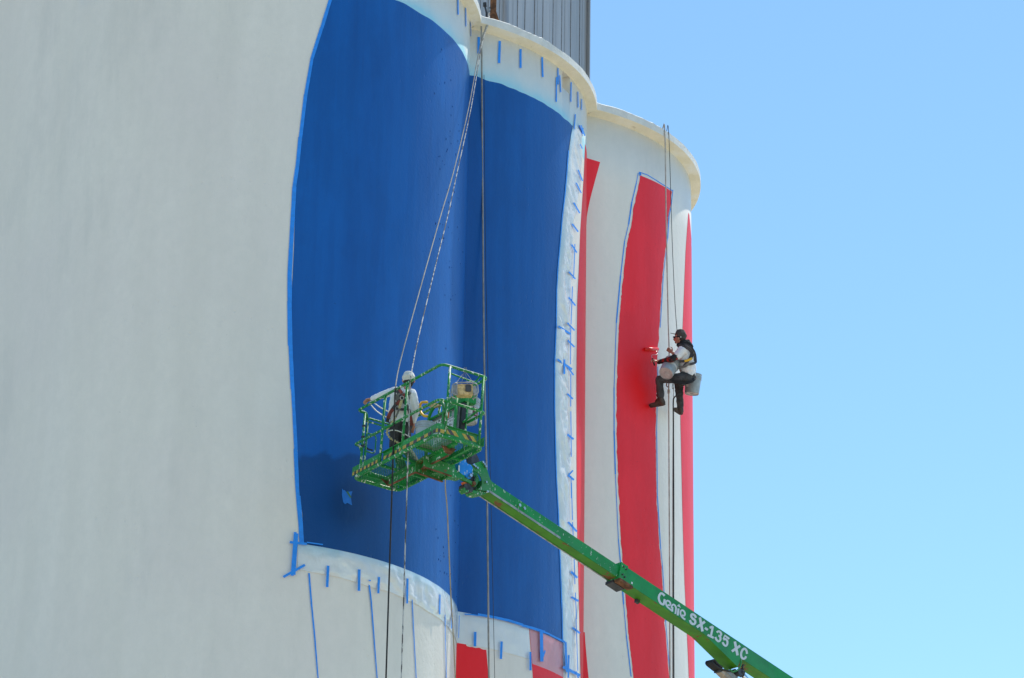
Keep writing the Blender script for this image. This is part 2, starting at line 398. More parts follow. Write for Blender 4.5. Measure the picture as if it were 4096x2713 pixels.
# ------------------------------------------------------------------ painted fields and stripes (thin skins of paint on the walls)
def sheet(name, i, Lf, Rf, z0, z1, mat, off=.004, nu=24, dz=.16, attrs=None, rag=0., wr=0., parent=None, kind=None, label=None):
    z0f = z0 if callable(z0) else (lambda u: z0); z1f = z1 if callable(z1) else (lambda u: z1)
    nv = max(2, int((z1f(.5) - z0f(.5)) / dz)); mb = MB(); A = {k_: [] for k_ in (attrs or {})}
    for r in range(nv + 1):
        for c in range(nu + 1):
            u = c / nu; v_ = r / nv; z = z0f(u) + (z1f(u) - z0f(u)) * v_
            a = Lf(z) if callable(Lf) else Lf; b = Rf(z) if callable(Rf) else Rf
            th = a + (b - a) * u
            if rag and c in (0, nu): th += rag * (noise.noise(Vector((z * 5.5, c, i))) + .6 * noise.noise(Vector((z * 17, c, i + 4)))) / R
            o_ = off
            if wr: q_ = Vector((th * 11 + .8 * noise.noise(Vector((z, th * 3, 5))), z * 2.6 + th * 7, i * 3)); o_ += wr * ((1 - abs(noise.noise(q_)) * 2.2) + .45 * (1 - 2 * abs(noise.noise(q_ * 2.7))) + .2 * noise.noise(q_ * 6)) * min(1, 4 * min(u, 1 - u, v_, 1 - v_) + .15)
            p = S(i, th, z, max(o_, off)); mb.v.append(p)
            for k_ in A: A[k_].append(attrs[k_](th, z, u, v_))
    for r in range(nv):
        for c in range(nu): a = r * (nu + 1) + c; mb.f.append((a, a + 1, a + nu + 2, a + nu + 1))
    mb.mi = [0] * len(mb.f)
    o = mb.build(name, mat, parent or silos[i], smooth=True)
    for k_, vals in A.items():
        at = o.data.attributes.new(k_, 'FLOAT', 'POINT'); at.data.foreach_set('value', vals)
    if label: o['label'] = label
    return o
sstep = lambda x: 0 if x < 0 else 1 if x > 1 else x * x * (3 - 2 * x)
bl = [(1440, -330), (1395, -190), (1355, -90), (1326, 0), (1291, 115), (1266, 172), (1253, 236), (1228, 383), (1208, 555), (1196, 657), (1183, 753), (1175, 1000), (1165, 1211), (1168, 1384), (1177, 1557), (1190, 1800), (1196, 1990), (1209, 2050), (1214, 2170)]
blf = fn(bl, 0)
def fresh0(th, z, u, v_):
    x, y, d = proj(S(0, th, z))
    wob = 34 * noise.noise(Vector((x / 55, 0, 0))) + 10 * noise.noise(Vector((x / 14, 3, 0)))
    a = sstep((y - 1812 - wob) / 20) * (1 - sstep((x - 1500) / 170)) * .70
    b = math.exp(-((x - 1400) / 75) ** 2 - ((y - 2010) / 95) ** 2) * .5
    c = .30 * sstep((y - 1400 - 1.2 * (x - 1200) * .2) / 20) * (1 - sstep((x - 1480) / 60)) * (1 - sstep((y - 1470) / 60))
    return min(1, a + b)
ZTn = lambda i: (lambda u: ZT + .03 * noise.noise(Vector((u * 11, i, 0))))
sheet('blue_field', 0, blf, TH_R, ZB, ZTn(0), M_blue, nu=60, dz=.05, attrs={'fresh': fresh0})
br = [(2298, 470), (2283, 536), (2274, 603), (2267, 700), (2260, 779), (2249, 873), (2242, 958), (2232, 1070), (2227, 1159), (2225, 1306), (2219, 1446), (2219, 1638), (2223, 1820), (2226, 1916), (2233, 2040), (2239, 2206), (2244, 2340), (2248, 2439), (2251, 2570)]
brf = fn(br, 1)
zero = lambda *a: 0.
sheet('blue_field', 1, TH_L, brf, ZB, ZTn(1), M_blue, nu=50, dz=.12, attrs={'fresh': lambda th, z, u, v_: .20})

rl = [(2562, 699), (2555, 739), (2537, 815), (2524, 904), (2508, 971), (2492, 1110), (2475, 1298), (2466, 1557), (2466, 1730), (2471, 1903), (2483, 2163), (2492, 2264), (2504, 2424), (2515, 2549), (2534, 2713), (2570, 3100)]
rr_ = [(2687, 764), (2680, 829), (2671, 869), (2666, 958), (2649, 1100), (2636, 1315), (2627, 1471), (2622, 1730), (2625, 1990), (2638, 2200), (2645, 2264), (2652, 2378), (2658, 2492), (2669, 2625), (2676, 2713), (2700, 3100)]
rlf, rrf = fn(rl, 2), fn(rr_, 2)
zt3a = hit(2562, 699, 2)[1]; zt3b = hit(2687, 764, 2)[1]; zt3m = hit(2625, 728, 2)[1]
def fresh2(th, z, u, v_):
    x, y, d = proj(S(2, th, z))
    f = math.exp(-((x - 2590) / 62) ** 2 - ((y - 1510) / 130) ** 2)
    return min(1, f * 1.5 + .08 * noise.noise(Vector((th * 8, z * 1.5, 0))))
top3 = lambda u: zt3a + (zt3b - zt3a) * u - .02
sheet('red_stripe', 2, rlf, rrf, hit(2600, 3000, 2)[1], top3, M_red, nu=22, dz=.05, attrs={'fresh': fresh2}, rag=.022, label='broad red stripe with one wet bright patch beside the painter')
r3 = [(2753, 851), (2748, 913), (2742, 1003), (2738, 1100), (2730, 1307), (2723, 1500), (2721, 1668), (2725, 1850), (2728, 2000), (2732, 2150), (2738, 2340), (2747, 2530), (2755, 2713), (2766, 3100)]
r3f = fn(r3, 2); zr3 = hit(2753, 851, 2)[1]
z00 = hit(2600, 3000, 2)[1]
sheet('red_stripe', 2, lambda z: r3f(z), lambda z: r3f(z) + .02 + .9 * sstep((zr3 + .1 - z) / 1.6), z00, zr3, M_red, nu=18, attrs={'fresh': zero}, label='narrow red stripe on the right edge of the silo')
# stripe crossing the groove between the middle and the far silo
r2 = [(2340, 576), (2334, 712), (2327, 824), (2320, 936), (2314, 1100), (2309, 1191), (2305, 1510), (2306, 2000), (2309, 2164), (2315, 2400), (2319, 2586), (2322, 2713), (2335, 3100)]
r2f = fn(r2, 1)
sheet('red_stripe', 1, lambda z: min(r2f(z), TH_R), TH_R, hit(2322, 3000, 1)[1], hit(2341, 580, 1)[1], M_red, nu=10, attrs={'fresh': zero})
r2b = fn([(2400, 649), (2379, 726), (2361, 793), (2352, 837), (2345, 880), (2338, 930)], 2)
sheet('red_stripe', 2, TH_L, lambda z: max(r2b(z), TH_L + .001), hit(2345, 900, 2)[1], lambda u: hit(2350, 634, 2)[1] + (hit(2400, 649, 2)[1] - hit(2350, 634, 2)[1]) * u, M_red, nu=6, attrs={'fresh': zero}, label='red wedge in the groove below the ledge')
r2c = fn([(2337, 2500), (2341, 2570), (2348, 2650), (2354, 2713), (2385, 3000)], 2)
sheet('red_stripe', 2, TH_L, lambda z: max(r2c(z), TH_L + .001), hit(2360, 3000, 2)[1], hit(2340, 2530, 2)[1], M_red, nu=6, attrs={'fresh': zero})
# red blocks under the blue field on the middle silo
ra = fn([(1944, 2592), (1949, 2650), (1954, 2713), (1968, 3000)], 1)
def topA(u): return hit(1838 + u * 106, 2570 + u * 22, 1)[1] + .02 * noise.noise(Vector((u * 6, 5, 0))) - (.035 if u > .3 else 0)
sheet('red_stripe', 1, TH_L, ra, hit(1900, 3000, 1)[1], topA, M_red, nu=24, attrs={'fresh': lambda th, z, u, v_: .35}, label='red block below the blue field beside the groove')
rbL = fn([(2116, 2518), (2123, 2600), (2131, 2713), (2160, 3000)], 1); rbR = fn([(2251, 2570), (2252, 2640), (2253, 2713), (2256, 3000)], 1)
sheet('red_stripe', 1, rbL, rbR, hit(2190, 3000, 1)[1], ZB, M_red, nu=16, attrs={'fresh': zero}, label='red block below the blue field, partly under clear film')

# blobs and pits in the blue paint near the groove
random.seed(21)
M_bdark = simple('thick_blue_paint_blob', (.001, .055, .26), .22, var=.2)
blob = MB()
for k_ in range(120):
    x = random.gauss(1800, 36); y = random.choice((random.gauss(620, 220), random.gauss(950, 420), random.gauss(2250, 120))); th, z = hit(x, y, 0)
    if not (ZB + .1 < z < ZT - .1) or th > TH_R - .03 or th < blf(z) + .05: continue
    rr_b = .004 + random.random() * .012; b = S(0, th, z, .006); t_ = Vector((-sin(th), cos(th), 0)); n_ = Vector((cos(th), sin(th), 0))
    ring = [b + (t_ * cos(a) * rr_b + Vector((0, 0, 1)) * sin(a) * rr_b * 1.6) for a in [2 * pi * q / 6 for q in range(6)]]
    blob.add(ring + [b + n_ * .008], [(q, (q + 1) % 6, 6) for q in range(6)])
bo_ = blob.build('paint_blobs', M_bdark, silos[0]); bo_['kind'] = 'stuff'

# ------------------------------------------------------------------ masking film
def ov(th, z, u, v_): return max(0, min(1, (v_ - .62) * 2.0 + .35 * noise.noise(Vector((th * 14, z * 3, 0))))) * .65
flf = fn([(1190, 2170), (1190, 2300)], 0)
film = sheet('masking_film', 0, flf, TH_R, lambda u: ZB - .40 - .16 * u + .03 * noise.noise(Vector((u * 9, 1, 1))), ZB + .01, M_film, off=.008, nu=90, dz=.02, attrs={'over': ov}, wr=.026, label='thin white film taped below the blue field')
sheet('masking_film', 1, TH_L, fn([(2114, 2510), (2118, 2600)], 1), ZB - .52, ZB + .01, M_film, off=.008, nu=50, dz=.03, attrs={'over': lambda th, z, u, v_: .6 * max(0, v_ - .7) + .5 * max(0, .1 - u)}, wr=.006, label='smooth film below the middle silo blue field')
sheet('masking_film', 1, rbL, rbR, ZB - .58, ZB + .01, M_film2, off=.008, nu=30, dz=.03, attrs={}, wr=.009, label='clear film over red paint')
vo = [(2325, 552), (2329, 623), (2314, 775), (2307, 815), (2296, 891), (2287, 1003), (2283, 1100), (2284, 1128), (2274, 1255), (2271, 1383), (2274, 1542), (2272, 1638), (2278, 1797), (2284, 1861), (2271, 1925), (2278, 2082), (2284, 2206), (2287, 2330), (2292, 2439), (2294, 2527), (2300, 2675)]
vof = fn(vo, 1)
def vof2(z): return vof(z) + .035 * noise.noise(Vector((z * 1.9, 8, 0)))
sheet('masking_film', 1, brf, vof2, hit(2280, 2680, 1)[1], hit(2300, 500, 1)[1], M_film, off=.008, nu=16, dz=.03, attrs={'over': lambda th, z, u, v_: max(0, .50 - u * 2.0 + .3 * noise.noise(Vector((z * 1.3, u * 3, 0))))}, wr=.034, label='crumpled film hanging beside the blue field')

# ------------------------------------------------------------------ masking tape
TN = [0]
def tape(i, pts, wpx, off=None, label=None, wend=None, ontop=False):
    """a strip of tape laid on silo i through photo pixels pts, wpx wide"""
    TN[0] += 1; off = off if off is not None else ((.048 if ontop else .012) + .0006 * (TN[0] % 12))
    q = []
    for (x0, y0), (x1, y1) in zip(pts, pts[1:]):
        n = max(1, int(math.hypot(x1 - x0, y1 - y0) / 40))
        for k_ in range(n): q.append((x0 + (x1 - x0) * k_ / n, y0 + (y1 - y0) * k_ / n))
    q.append(pts[-1]); mb = MB(); N = len(q)
    for j, (x, y) in enumerate(q):
        a = q[max(j - 1, 0)]; b = q[min(j + 1, N - 1)]; dx, dy = b[0] - a[0], b[1] - a[1]; L_ = math.hypot(dx, dy) or 1
        ww = wpx if wend is None else wpx + (wend - wpx) * j / (N - 1)
        ww *= 1 + .12 * noise.noise(Vector((x / 30, y / 30, 1)))
        nx, ny = -dy / L_ * ww / 2, dx / L_ * ww / 2
        for s_ in (1, -1):
            th, z = hit(x + s_ * nx, y + s_ * ny, i); mb.v.append(S(i, th, z, off))
    for j in range(N - 1): mb.f.append((2 * j, 2 * j + 1, 2 * j + 3, 2 * j + 2))
    mb.mi = [0] * len(mb.f)
    o = mb.build('tape_strip', M_tape, silos[i])
    if label: o['label'] = label
    return o
def C3(X, Y): return (1700 + X / 2.24, Y / 2.24)
def C7(X, Y): return (1100 + X / 2.365, 2050 + Y / 2.365)
def C8(X, Y): return (1750 + X / 3.383, 2350 + Y / 3.383)
def C5(X, Y): return (1700 + X / 2.4125, 1750 + Y / 2.4125)
def C4(X, Y): return (2200 + X / 2.24, 400 + Y / 2.24)
def CS(X, Y): return (2150 + X / 1.568, 1000 + Y / 1.568)
# ticks above the blue fields
for i, X0, Y0, X1, Y1, wd in ((1, 479, 335, 478, 483, 10), (1, 666, 370, 660, 568, 10), (1, 852, 442, 852, 612, 8.5), (1, 1044, 515, 1050, 693, 7), (1, 1185, 612, 1187, 760, 5), (1, 1173, 693, 1170, 915, 5), (1, 1201, 677, 1210, 828, 4.5), (1, 1302, 738, 1300, 915, 4.5), (1, 1362, 823, 1365, 965, 3.5), (1, 1396, 888, 1396, 988, 3), (1, 1340, 1025, 1328, 1160, 4), (1, 1375, 1125, 1414, 1200, 5), (1, 1410, 1148, 1394, 1230, 5)):
    tape(i, [C3(X0, Y0), C3(X1, Y1)], wd)
for X0, Y0, X1, Y1, wd in ((289, -60, 291, 133, 5), (359, 70, 361, 238, 3.4), (403, 178, 405, 325, 2.2)): tape(0, [C3(X0, Y0), C3(X1, Y1)], wd)
# long border tape on the left of the blue field, in overlapping lengths
bo = [((1395, -190), (1322, 0)), ((1322, -5), (1286, 115)), ((1286, 112), (1246, 240)), ((1248, 232), (1222, 383)), ((1222, 380), (1201, 555)), ((1200, 550), (1190, 657), (1176, 753)), ((1177, 748), (1163, 1000)), ((1163, 996), (1158, 1100), (1158, 1211)), ((1157, 1205), (1160, 1384)), ((1161, 1380), (1169, 1557)), ((1170, 1552), (1183, 1800)), ((1181, 1796), (1188, 1950), (1191, 1990)), ((1192, 1985), (1202, 2100), (1206, 2172))]
for k_, seg in enumerate(bo): tape(0, list(seg), (14, 13, 13, 13, 14, 15, 17, 18, 18, 16, 14, 15, 18)[k_], off=.010 + .0015 * (k_ % 2))
# corner cross and ticks below the blue field, near silo
for pts, wd in (([C7(182, 195), C7(152, 608)], 11), ([C7(200, 208), C7(173, 600)], 9), ([C7(130, 290), C7(290, 308)], 10), ([C7(70, 620), C7(272, 505)], 10), ([C7(488, 513), C7(478, 715)], 11), ([C7(778, 547), C7(775, 750)], 10.5), ([C7(965, 617), C7(958, 772)], 9), ([C7(1231, 630), C7(1227, 867)], 8), ([C7(1534, 780), C7(1531, 968)], 5), ([C7(1648, 925), C7(1642, 1100)], 4), ([C7(1714, 975), C7(1708, 1187)], 3), ([C7(866, 652), C7(888, 652)], 5), ([C7(290, 292), C7(440, 312)], 5)):
    tape(0, pts, wd, ontop=True)
tape(0, [C7(318, 577), C7(340, 850), C7(372, 1180), C7(403, 1568), C7(425, 1900)], 7, wend=4, label='long thin tape line down the white wall')
tape(0, [C7(880, 650), C7(905, 850), C7(935, 1250), C7(960, 1568), C7(978, 1850)], 6, wend=3.5, label='long thin tape line down the white wall')
tape(0, [C7(1288, 788), C7(1300, 1050), C7(1316, 1350), C7(1328, 1568), C7(1338, 1850)], 3.6, wend=3, label='long thin tape line down the white wall')
tape(0, [C7(1599, 962), C7(1604, 1250), C7(1612, 1568), C7(1616, 1850)], 2.6, label='long thin tape line down the white wall')
# middle silo: band along the bottom edge of the blue field
for pts, wd in (([C8(345, 372), C8(440, 378), C8(530, 392)], 5), ([C8(525, 375), C8(760, 415), C8(940, 455), C8(1130, 515)], 10), ([C8(1120, 522), C8(1250, 555), C8(1420, 610)], 10), ([C8(1410, 610), C8(1480, 635), C8(1500, 650)], 6), ([C8(1490, 645), C8(1690, 745)], 7), ([C8(490, 612), C8(485, 808)], 10), ([C8(842, 740), C8(832, 977)], 9.5), ([C8(1225, 880), C8(1227, 1130)], 8), ([C8(1372, 590), C8(1378, 1010)], 13), ([C8(1420, 860), C8(1385, 960)], 7), ([C8(1695, 745), C8(1703, 1000), C8(1712, 1150)], 8), ([C8(1735, 920), C8(1730, 1228)], 7), ([C8(1660, 1080), C8(1740, 1120), C8(1888, 1195)], 11), ([C8(1840, 1140), C8(1868, 1228), C8(1880, 1300)], 6)):
    tape(1, pts, wd, ontop=True)
# ties across the film edge
for a, b, wd in ((CS(182, 140), CS(222, 185), 6), (CS(180, 300), CS(222, 352), 6), (CS(172, 460), CS(216, 508), 6), (CS(174, 570), CS(215, 612), 6), (CS(116, 482), CS(190, 530), 8), (CS(110, 690), CS(200, 752), 8), (CS(152, 690), CS(152, 782), 7), (CS(178, 745), CS(208, 788), 6), (CS(170, 905), CS(204, 938), 7), (CS(170, 1160), CS(208, 1190), 8), (CS(174, 1415), CS(210, 1445), 8), (CS(182, 1412), CS(206, 1385), 6), (CS(212, -5), CS(230, 20), 5), (C4(255, 230), C4(288, 325), 5), (C4(230, 630), C4(268, 730), 5), (C4(212, 745), C4(256, 838), 5), (C4(190, 925), C4(242, 1018), 6), (C4(176, 1115), C4(228, 1185), 6), (C4(170, 1300), C4(216, 1372), 6), (C4(245, 400), C4(265, 440), 4), (C5(1355, 820), C5(1437, 912), 8), (C5(1382, 1298), C5(1441, 1358), 9), (C5(1388, 1545), C5(1452, 1580), 8), (C8(1775, 133), C8(1868, 188), 8), (C8(1793, 550), C8(1890, 622), 8)):
    tape(1, [a, b], wd, ontop=True)
for pts in ([C4(200, 1295), C4(190, 1568), CS(205, 180)], [CS(203, 232), CS(194, 470)], [CS(192, 478), CS(190, 720)], [CS(192, 780), CS(191, 985)], [CS(192, 1015), CS(195, 1300)], [CS(193, 1420), CS(195, 1560)], [C5(1386, 440), C5(1395, 800)], [C5(1396, 820), C5(1408, 1110)], [C5(1409, 1120), C5(1418, 1420)], [C5(1422, 1500), C8(1840, 430)], [C8(1838, 420), C8(1848, 700), C8(1862, 1130)]):
    tape(1, pts, 3.6, ontop=True)
# edge line of the film along the blue field
tape(1, [(x - 2, y) for x, y in br[2:]], 4, off=.012, label='thin tape edge along the blue field')
# remains of tape round the broad red stripe
for k_ in range(len(rl) - 2):
    (x0, y0), (x1, y1) = rl[k_], rl[k_ + 1]; tape(2, [(x0 - 10, y0 - 6), (x1 - 10, y1 - 6)], 2.6 + 1.2 * (k_ % 3), off=.006)
for k_ in range(len(rr_) - 2):
    (x0, y0), (x1, y1) = rr_[k_], rr_[k_ + 1]
    if k_ != 5: tape(2, [(x0 + 4, y0 - 4), (x1 + 4, y1 - 4)], 2 + .8 * (k_ % 3), off=.006)
tape(2, [(2556, 689), (2590, 701), (2640, 732)], 3.5, off=.006); tape(2, [(2638, 731), (2665, 748), (2691, 765)], 3, off=.006)
tape(2, [(2558, 690), (2561, 703)], 8, off=.007)
# star-like scrap of tape on the blue field, with a green edge
def CX(X, Y): return (1300 + X / 7.84, 1900 + Y / 7.84)
def patch(i, pts, mat, name, off, label):
    mb = MB(); q = [hit(*p, i) for p in pts]; mb.add([S(i, t_, z_, off) for t_, z_ in q], [tuple(range(len(q)))])
    o = mb.build(name, mat, silos[i]); o['label'] = label; return o
M_sky_tape = simple('faded_tape', (.012, .17, .60), .5, var=.1); M_olive = simple('olive_tape', (.06, .19, .06), .5, var=.2)
patch(0, [CX(530, 430), CX(570, 490), CX(605, 480), CX(650, 535), CX(850, 520), CX(800, 700), CX(840, 960), CX(685, 880), CX(620, 925), CX(560, 860), CX(520, 620)], M_sky_tape, 'tape_scrap', .009, 'star-shaped scrap of tape on the blue field')
patch(0, [CX(650, 535), CX(715, 528), CX(815, 700), CX(780, 735)], M_olive, 'tape_scrap', .012, 'olive strip across the star-shaped scrap')

# ------------------------------------------------------------------ clad headhouse on the silo roofs
OFF = 1.0; ho = CC[1] + NV * OFF
def hp(px, py=150): return ray_plane(px, py, ho, NV)
ribs_px = [1740, 1775, 1812, 1850, 1884, 1918, 1950, 1996, 2040, 2068, 2098, 2137, 2170, 2211, 2246, 2282, 2318, 2347]
ribs = [(hp(x) - ho).dot(DV) for x in ribs_px]
HT = 6.0
hh = thing('headhouse', 'grey ribbed metal headhouse standing on top of the silos', 'building', CC[1] + Vector((0, 0, H)))
mb = MB(); e0 = ho + DV * (ribs[0] - 3); e1 = ho + DV * (ribs[-1] - .01)
mb.box(Vector((e0.x, e0.y, H)) - NV * 2.4, NV * 2.37, e1 - e0, (0, 0, HT)); mb.build('frame_box', M_clad, hh)
for a, b in zip(ribs, ribs[1:]):
    mb = MB(); p = ho + DV * (a + .002); wdt = (b - a) - .004
    for s_ in range(3):
        q0 = p + DV * wdt * s_ / 3; bow = .008 if s_ == 1 else .004
        mb.box(Vector((q0.x, q0.y, H + .015)) - NV * .02, NV * (.02 + bow * random.random()), DV * wdt / 3, (0, 0, HT - .02))
    mb.build('cladding_panel', M_clad, hh)
for a in ribs[1:]:
    mb = MB(); p = ho + DV * (a - .009) - NV * .01; mb.box(Vector((p.x, p.y, H + .015)), NV * .018, DV * .016, (0, 0, HT - .02)); mb.build('standing_seam', M_seam, hh)
mb = MB(); p = ho + DV * (ribs[-1] + .001) - NV * .02; mb.box(Vector((p.x, p.y, H + .015)), NV * .085, DV * .035, (0, 0, HT)); mb.build('corner_trim', M_clad, hh)
# bent flashing strip
a = (hp(2030) - ho).dot(DV); p = ho + DV * a; mb = MB()
q = [Vector((p.x, p.y, 0)) + NV * .09 + Vector((0, 0, z)) + DV * dx for z, dx in ((H + .1, .10), (H + 1.0, .02), (H + 2.4, -.1), (H + 5, -.16))]
for u, v_ in zip(q, q[1:]): mb.add([u, u + DV * .13, v_ + DV * .10, v_], [(0, 1, 2, 3)])
mb.build('loose_flashing', M_clad, hh)
# rusty steel post on the middle silo's roof edge
d0 = proj(S(1, hit(1972, 80, 1)[0], H, .05))[2] + .25
base = P(1972, 76, d0)
base.z = H + .01
ps = thing('steel_post', 'rusty brown steel post standing on the roof edge of the middle silo', 'post', base)
pw = base.copy(); X_ = Vector((1, 0, 0)); Y_ = Vector((0, 1, 0))
mb = MB(); mb.box(pw - X_ * .055, X_ * .11, Y_ * .012, (0, 0, 2.2)); mb.box(pw - X_ * .006 + Y_ * .012, X_ * .012, Y_ * .1, (0, 0, 2.2)); mb.box(pw - X_ * .055 + Y_ * .112, X_ * .11, Y_ * .012, (0, 0, 2.2)); mb.build('column', M_rust, ps)
mb = MB(); mb.prism([pw + Vector((.055, -.01, 0)), pw + Vector((.26, -.01, -.06)), pw + Vector((.12, -.01, .10)), pw + Vector((.055, -.01, .32))], Y_ * .02)
mb.box(pw + Vector((-.09, -.03, -.03)), X_ * .2, Y_ * .2, (0, 0, .03)); mb.build('foot_gusset', M_rust, ps)
pp = P(1946, 56, d0 + .3); pp.z = H
mb = MB(); mb.tube([pp, pp + Vector((0, 0, .42)), pp + Vector((-.03, 0, .55))], .018, 8); mb.tube([pp + Vector((-.03, 0, .55)), pp + Vector((-.035, 0, .62))], .034, 8)
tag(mb.build('vent_pipe', M_dark), 'thin dark pipe standing just left of the rusty roof post', 'pipe')

# ------------------------------------------------------------------ boom lift: platform frame
def nrm(v): return Vector(v).normalized()
def camv(a, b, c): return CR * a + CU * b + CF * c
bX = nrm(camv(1.279, .702, -1.82)); bY = camv(.71, -.225, .412); bY = (bY - bX * bY.dot(bX)).normalized(); bZ = bX.cross(bY)
dA = FPX / 263.; A0 = P(1412, 1913, dA)
best = min((abs(proj(A0 + bX * (l / 200))[0] - 1747), l / 200) for l in range(300, 600)); BL = best[1]
best = min((abs(proj(A0 + bX * BL + bY * (l / 200))[0] - 1933), l / 200) for l in range(100, 300)); BW = best[1]
BH = 1.12
def B(x, y, z): return A0 + bX * x + bY * y + bZ * z
def Bpx(px, py, y=0.):       # pixel -> local point on the plane Y=y
    p = ray_plane(px, py, B(0, y, 0), bY) - A0; return p.dot(bX), y, p.dot(bZ)
def Bpz(px, py, z=0.):
    p = ray_plane(px, py, B(0, 0, z), bZ) - A0; return p.dot(bX), p.dot(bY), z
def Bxx(px, py, x):
    p = ray_plane(px, py, B(x, 0, 0), bX) - A0; return x, p.dot(bY), p.dot(bZ)
M4 = Matrix((bX, bY, bZ)).transposed().to_4x4(); M4.translation = A0
print('basket', BL, BW, [round(v, 1) for v in proj(B(0, BW, 0))], bZ)
JX = nrm(P(3160, 2719, FPX / 263. - .6 + 3.65) - P(1957, 1920, FPX / 263. - .6)); JU = camv(.03, .205, .128); JU = (JU - JX * JU.dot(JX)).normalized(); JW = JU.cross(JX)   # JW points away from camera
if JW.dot(CF) < 0: JW = -JW
dJ = proj(B(BL * .5, BW + .75, -.1))[2]; print('dJ', dJ, FPX / 263. - .6)
lift_base = P(3900, 2900, dJ + 5); lift_base.z = 0
lift = thing('boom_lift', 'green boom lift raising a green railed platform up the silo wall', 'boom lift', lift_base)

fl = MB().tube([B(.0, .0, 0), B(BL, .0, 0), B(BL, BW, 0), B(0, BW, 0)], .028, 10, corner=.14, closed=True).build('platform_floor', M_greenr, lift, smooth=True)
# expanded metal
mb = MB(); px_, py_ = .062, .042; nx = int((BL - .06) / px_); ny = int((BW - .06) / py_)
rr0 = .0030
def bar(p, q, w_, h_):
    d = (q - p).normalized(); s_ = bZ.cross(d) * w_; mb.box(p - s_ - bZ * h_, d * (q - p).length, s_ * 2, bZ * 2 * h_)
for a in range(nx):
    for b in range(ny):
        x0 = .03 + a * px_; y0 = .03 + b * py_
        c0 = B(x0, y0 + py_ / 2, .012); c1 = B(x0 + px_ / 2, y0, .012); c2 = B(x0 + px_, y0 + py_ / 2, .012); c3 = B(x0 + px_ / 2, y0 + py_, .012)
        for u, v_ in ((c0, c1), (c1, c2), (c2, c3), (c3, c0)): bar(u, v_, rr0, .0014)
mesh_o = mb.build('floor_mesh', M_green, fl); mesh_o['kind'] = 'stuff'
def angle_bar(p, q, wd, ht, mat, parent, name='floor_beam', th=.006):
    m = MB(); d = (q - p); s_ = bZ.cross(d.normalized()); m.box(p - s_ * wd / 2 - bZ * ht, d, s_ * wd, bZ * ht); return m.build(name, mat, parent)
for x in (.30, .79, 1.27, 1.80):
    angle_bar(B(x, .03, .002), B(x, BW - .03, .002), .035, .035, M_green, fl)
angle_bar(B(.06, .36, -.006), B(BL - .45, .36, -.006), .05, .045, M_green, fl)
angle_bar(B(BL - .45, .36, -.006), B(BL - .03, .36, -.006), .05, .045, M_green, fl)
angle_bar(B(1.5, .62, -.006), B(BL - .05, .62, -.006), .04, .04, M_green, fl)
# main channel beam with rusty lip
zc = -.16
ca = Bpz(1560, 1943, zc); cb_ = Bpz(1786, 1819, zc); print('channel', ca, cb_)
x0, x1, yc = ca[0], cb_[0], (ca[1] + cb_[1]) / 2
ch = MB(); ch.box(B(x0, yc, zc), bX * (x1 - x0), bY * .010, bZ * (-zc - .006)); ch.box(B(x0, yc + .012, -.018), bX * (x1 - x0), bY * .10, bZ * .010)
cho = ch.build('support_channel', M_greenr, lift)
MB().box(B(x0, yc - .012, zc - .012), bX * (x1 - x0), bY * .034, bZ * .010).build('channel_lip', M_rust, cho)
for pp in (((1764, 1781), (1822, 1797), (1797, 1820), (1781, 1812)), ((1523, 1915), (1566, 1925), (1562, 1944), (1548, 1943))):
    (a_, b_, c_, d_) = pp
    top_ = [B(*Bpz(*a_, -.03)), B(*Bpz(*b_, -.03))]; bot_ = [B(*Bpz(*c_, -.15)), B(*Bpz(*d_, -.15))]
    MB().prism([top_[0], top_[1], bot_[0], bot_[1]], bY * .012 + bX * .012).build('mounting_bracket', M_rust, cho)
# lateral support arm out to the rotator
za = -.24
n0 = B(*Bpz(1692, 1866, za)); n1 = B(*Bpz(1806, 1904, za)); f0 = B(*Bpz(1660, 1888, za)); f1 = B(*Bpz(1770, 1927, za))
print('arm', Bpz(1692, 1866, za), Bpz(1806, 1904, za), Bpz(1660, 1888, za), Bpz(1770, 1927, za))
arm = MB(); th_ = bX * .010
arm.box(n0, th_, n1 - n0, bZ * .17); arm.box(f0, th_, f1 - f0, bZ * .17); arm.box(f0 + bZ * .16 + th_, n0 - f0 - th_, f1 - f0, bZ * .008)
arm.box(f1 - bY * .02 + bZ * .004, n1 - f1, bY * .010, bZ * .14)
armo = arm.build('support_arm', M_greenrust, lift)
MB().box(n0 - bX * .012 - bZ * .011, bX * .034, n1 - n0, bZ * .010).build('arm_lip', M_rust, armo)
MB().box(f0 - bX * .012 - bZ * .011, bX * .034, f1 - f0, bZ * .010).build('arm_lip', M_rust, armo)

# rails
TR = .0215
def rail(pts, mat=M_greenr, r=TR, corner=.10, name='rail', parent=None, closed=False):
    return MB().tube([B(*p) for p in pts], r, 10, corner=corner, closed=closed).build(name, mat, parent, smooth=True)
guard = rail([(-.03, .17, BH - .10), (-.03, .16, BH), (-.03, 0, BH), (BL, 0, BH), (BL, BW, BH), (.9, BW, BH)], name='guard_rail', parent=lift, corner=.11)
rail([(.9, BW, BH), (.0, BW, BH - .01), (-.03, BW - .10, BH - .02)], parent=guard)
mid = BH * .5
rail([(-.03, .12, mid - .07), (-.03, .09, mid), (-.03, 0, mid), (BL, 0, mid), (BL, BW, mid), (1.0, BW, mid)], parent=guard)
rail([(BL, .14, BH - .02), (BL - .02, .15, BH - .10), (BL - .02, .60, BH - .13), (BL, .66, BH - .02)], r=.013, corner=.05, parent=guard)
for x, y in ((-.03, .13), (.79, 0), (1.43, 0), (BL, .14), (BL, BW - .08), (1.86, BW), (1.05, BW), (.0, BW - .05)):
    MB().tube([B(x, y, 0), B(x, y, BH)], .0205, 10).build('post', M_greenr, guard, smooth=True)
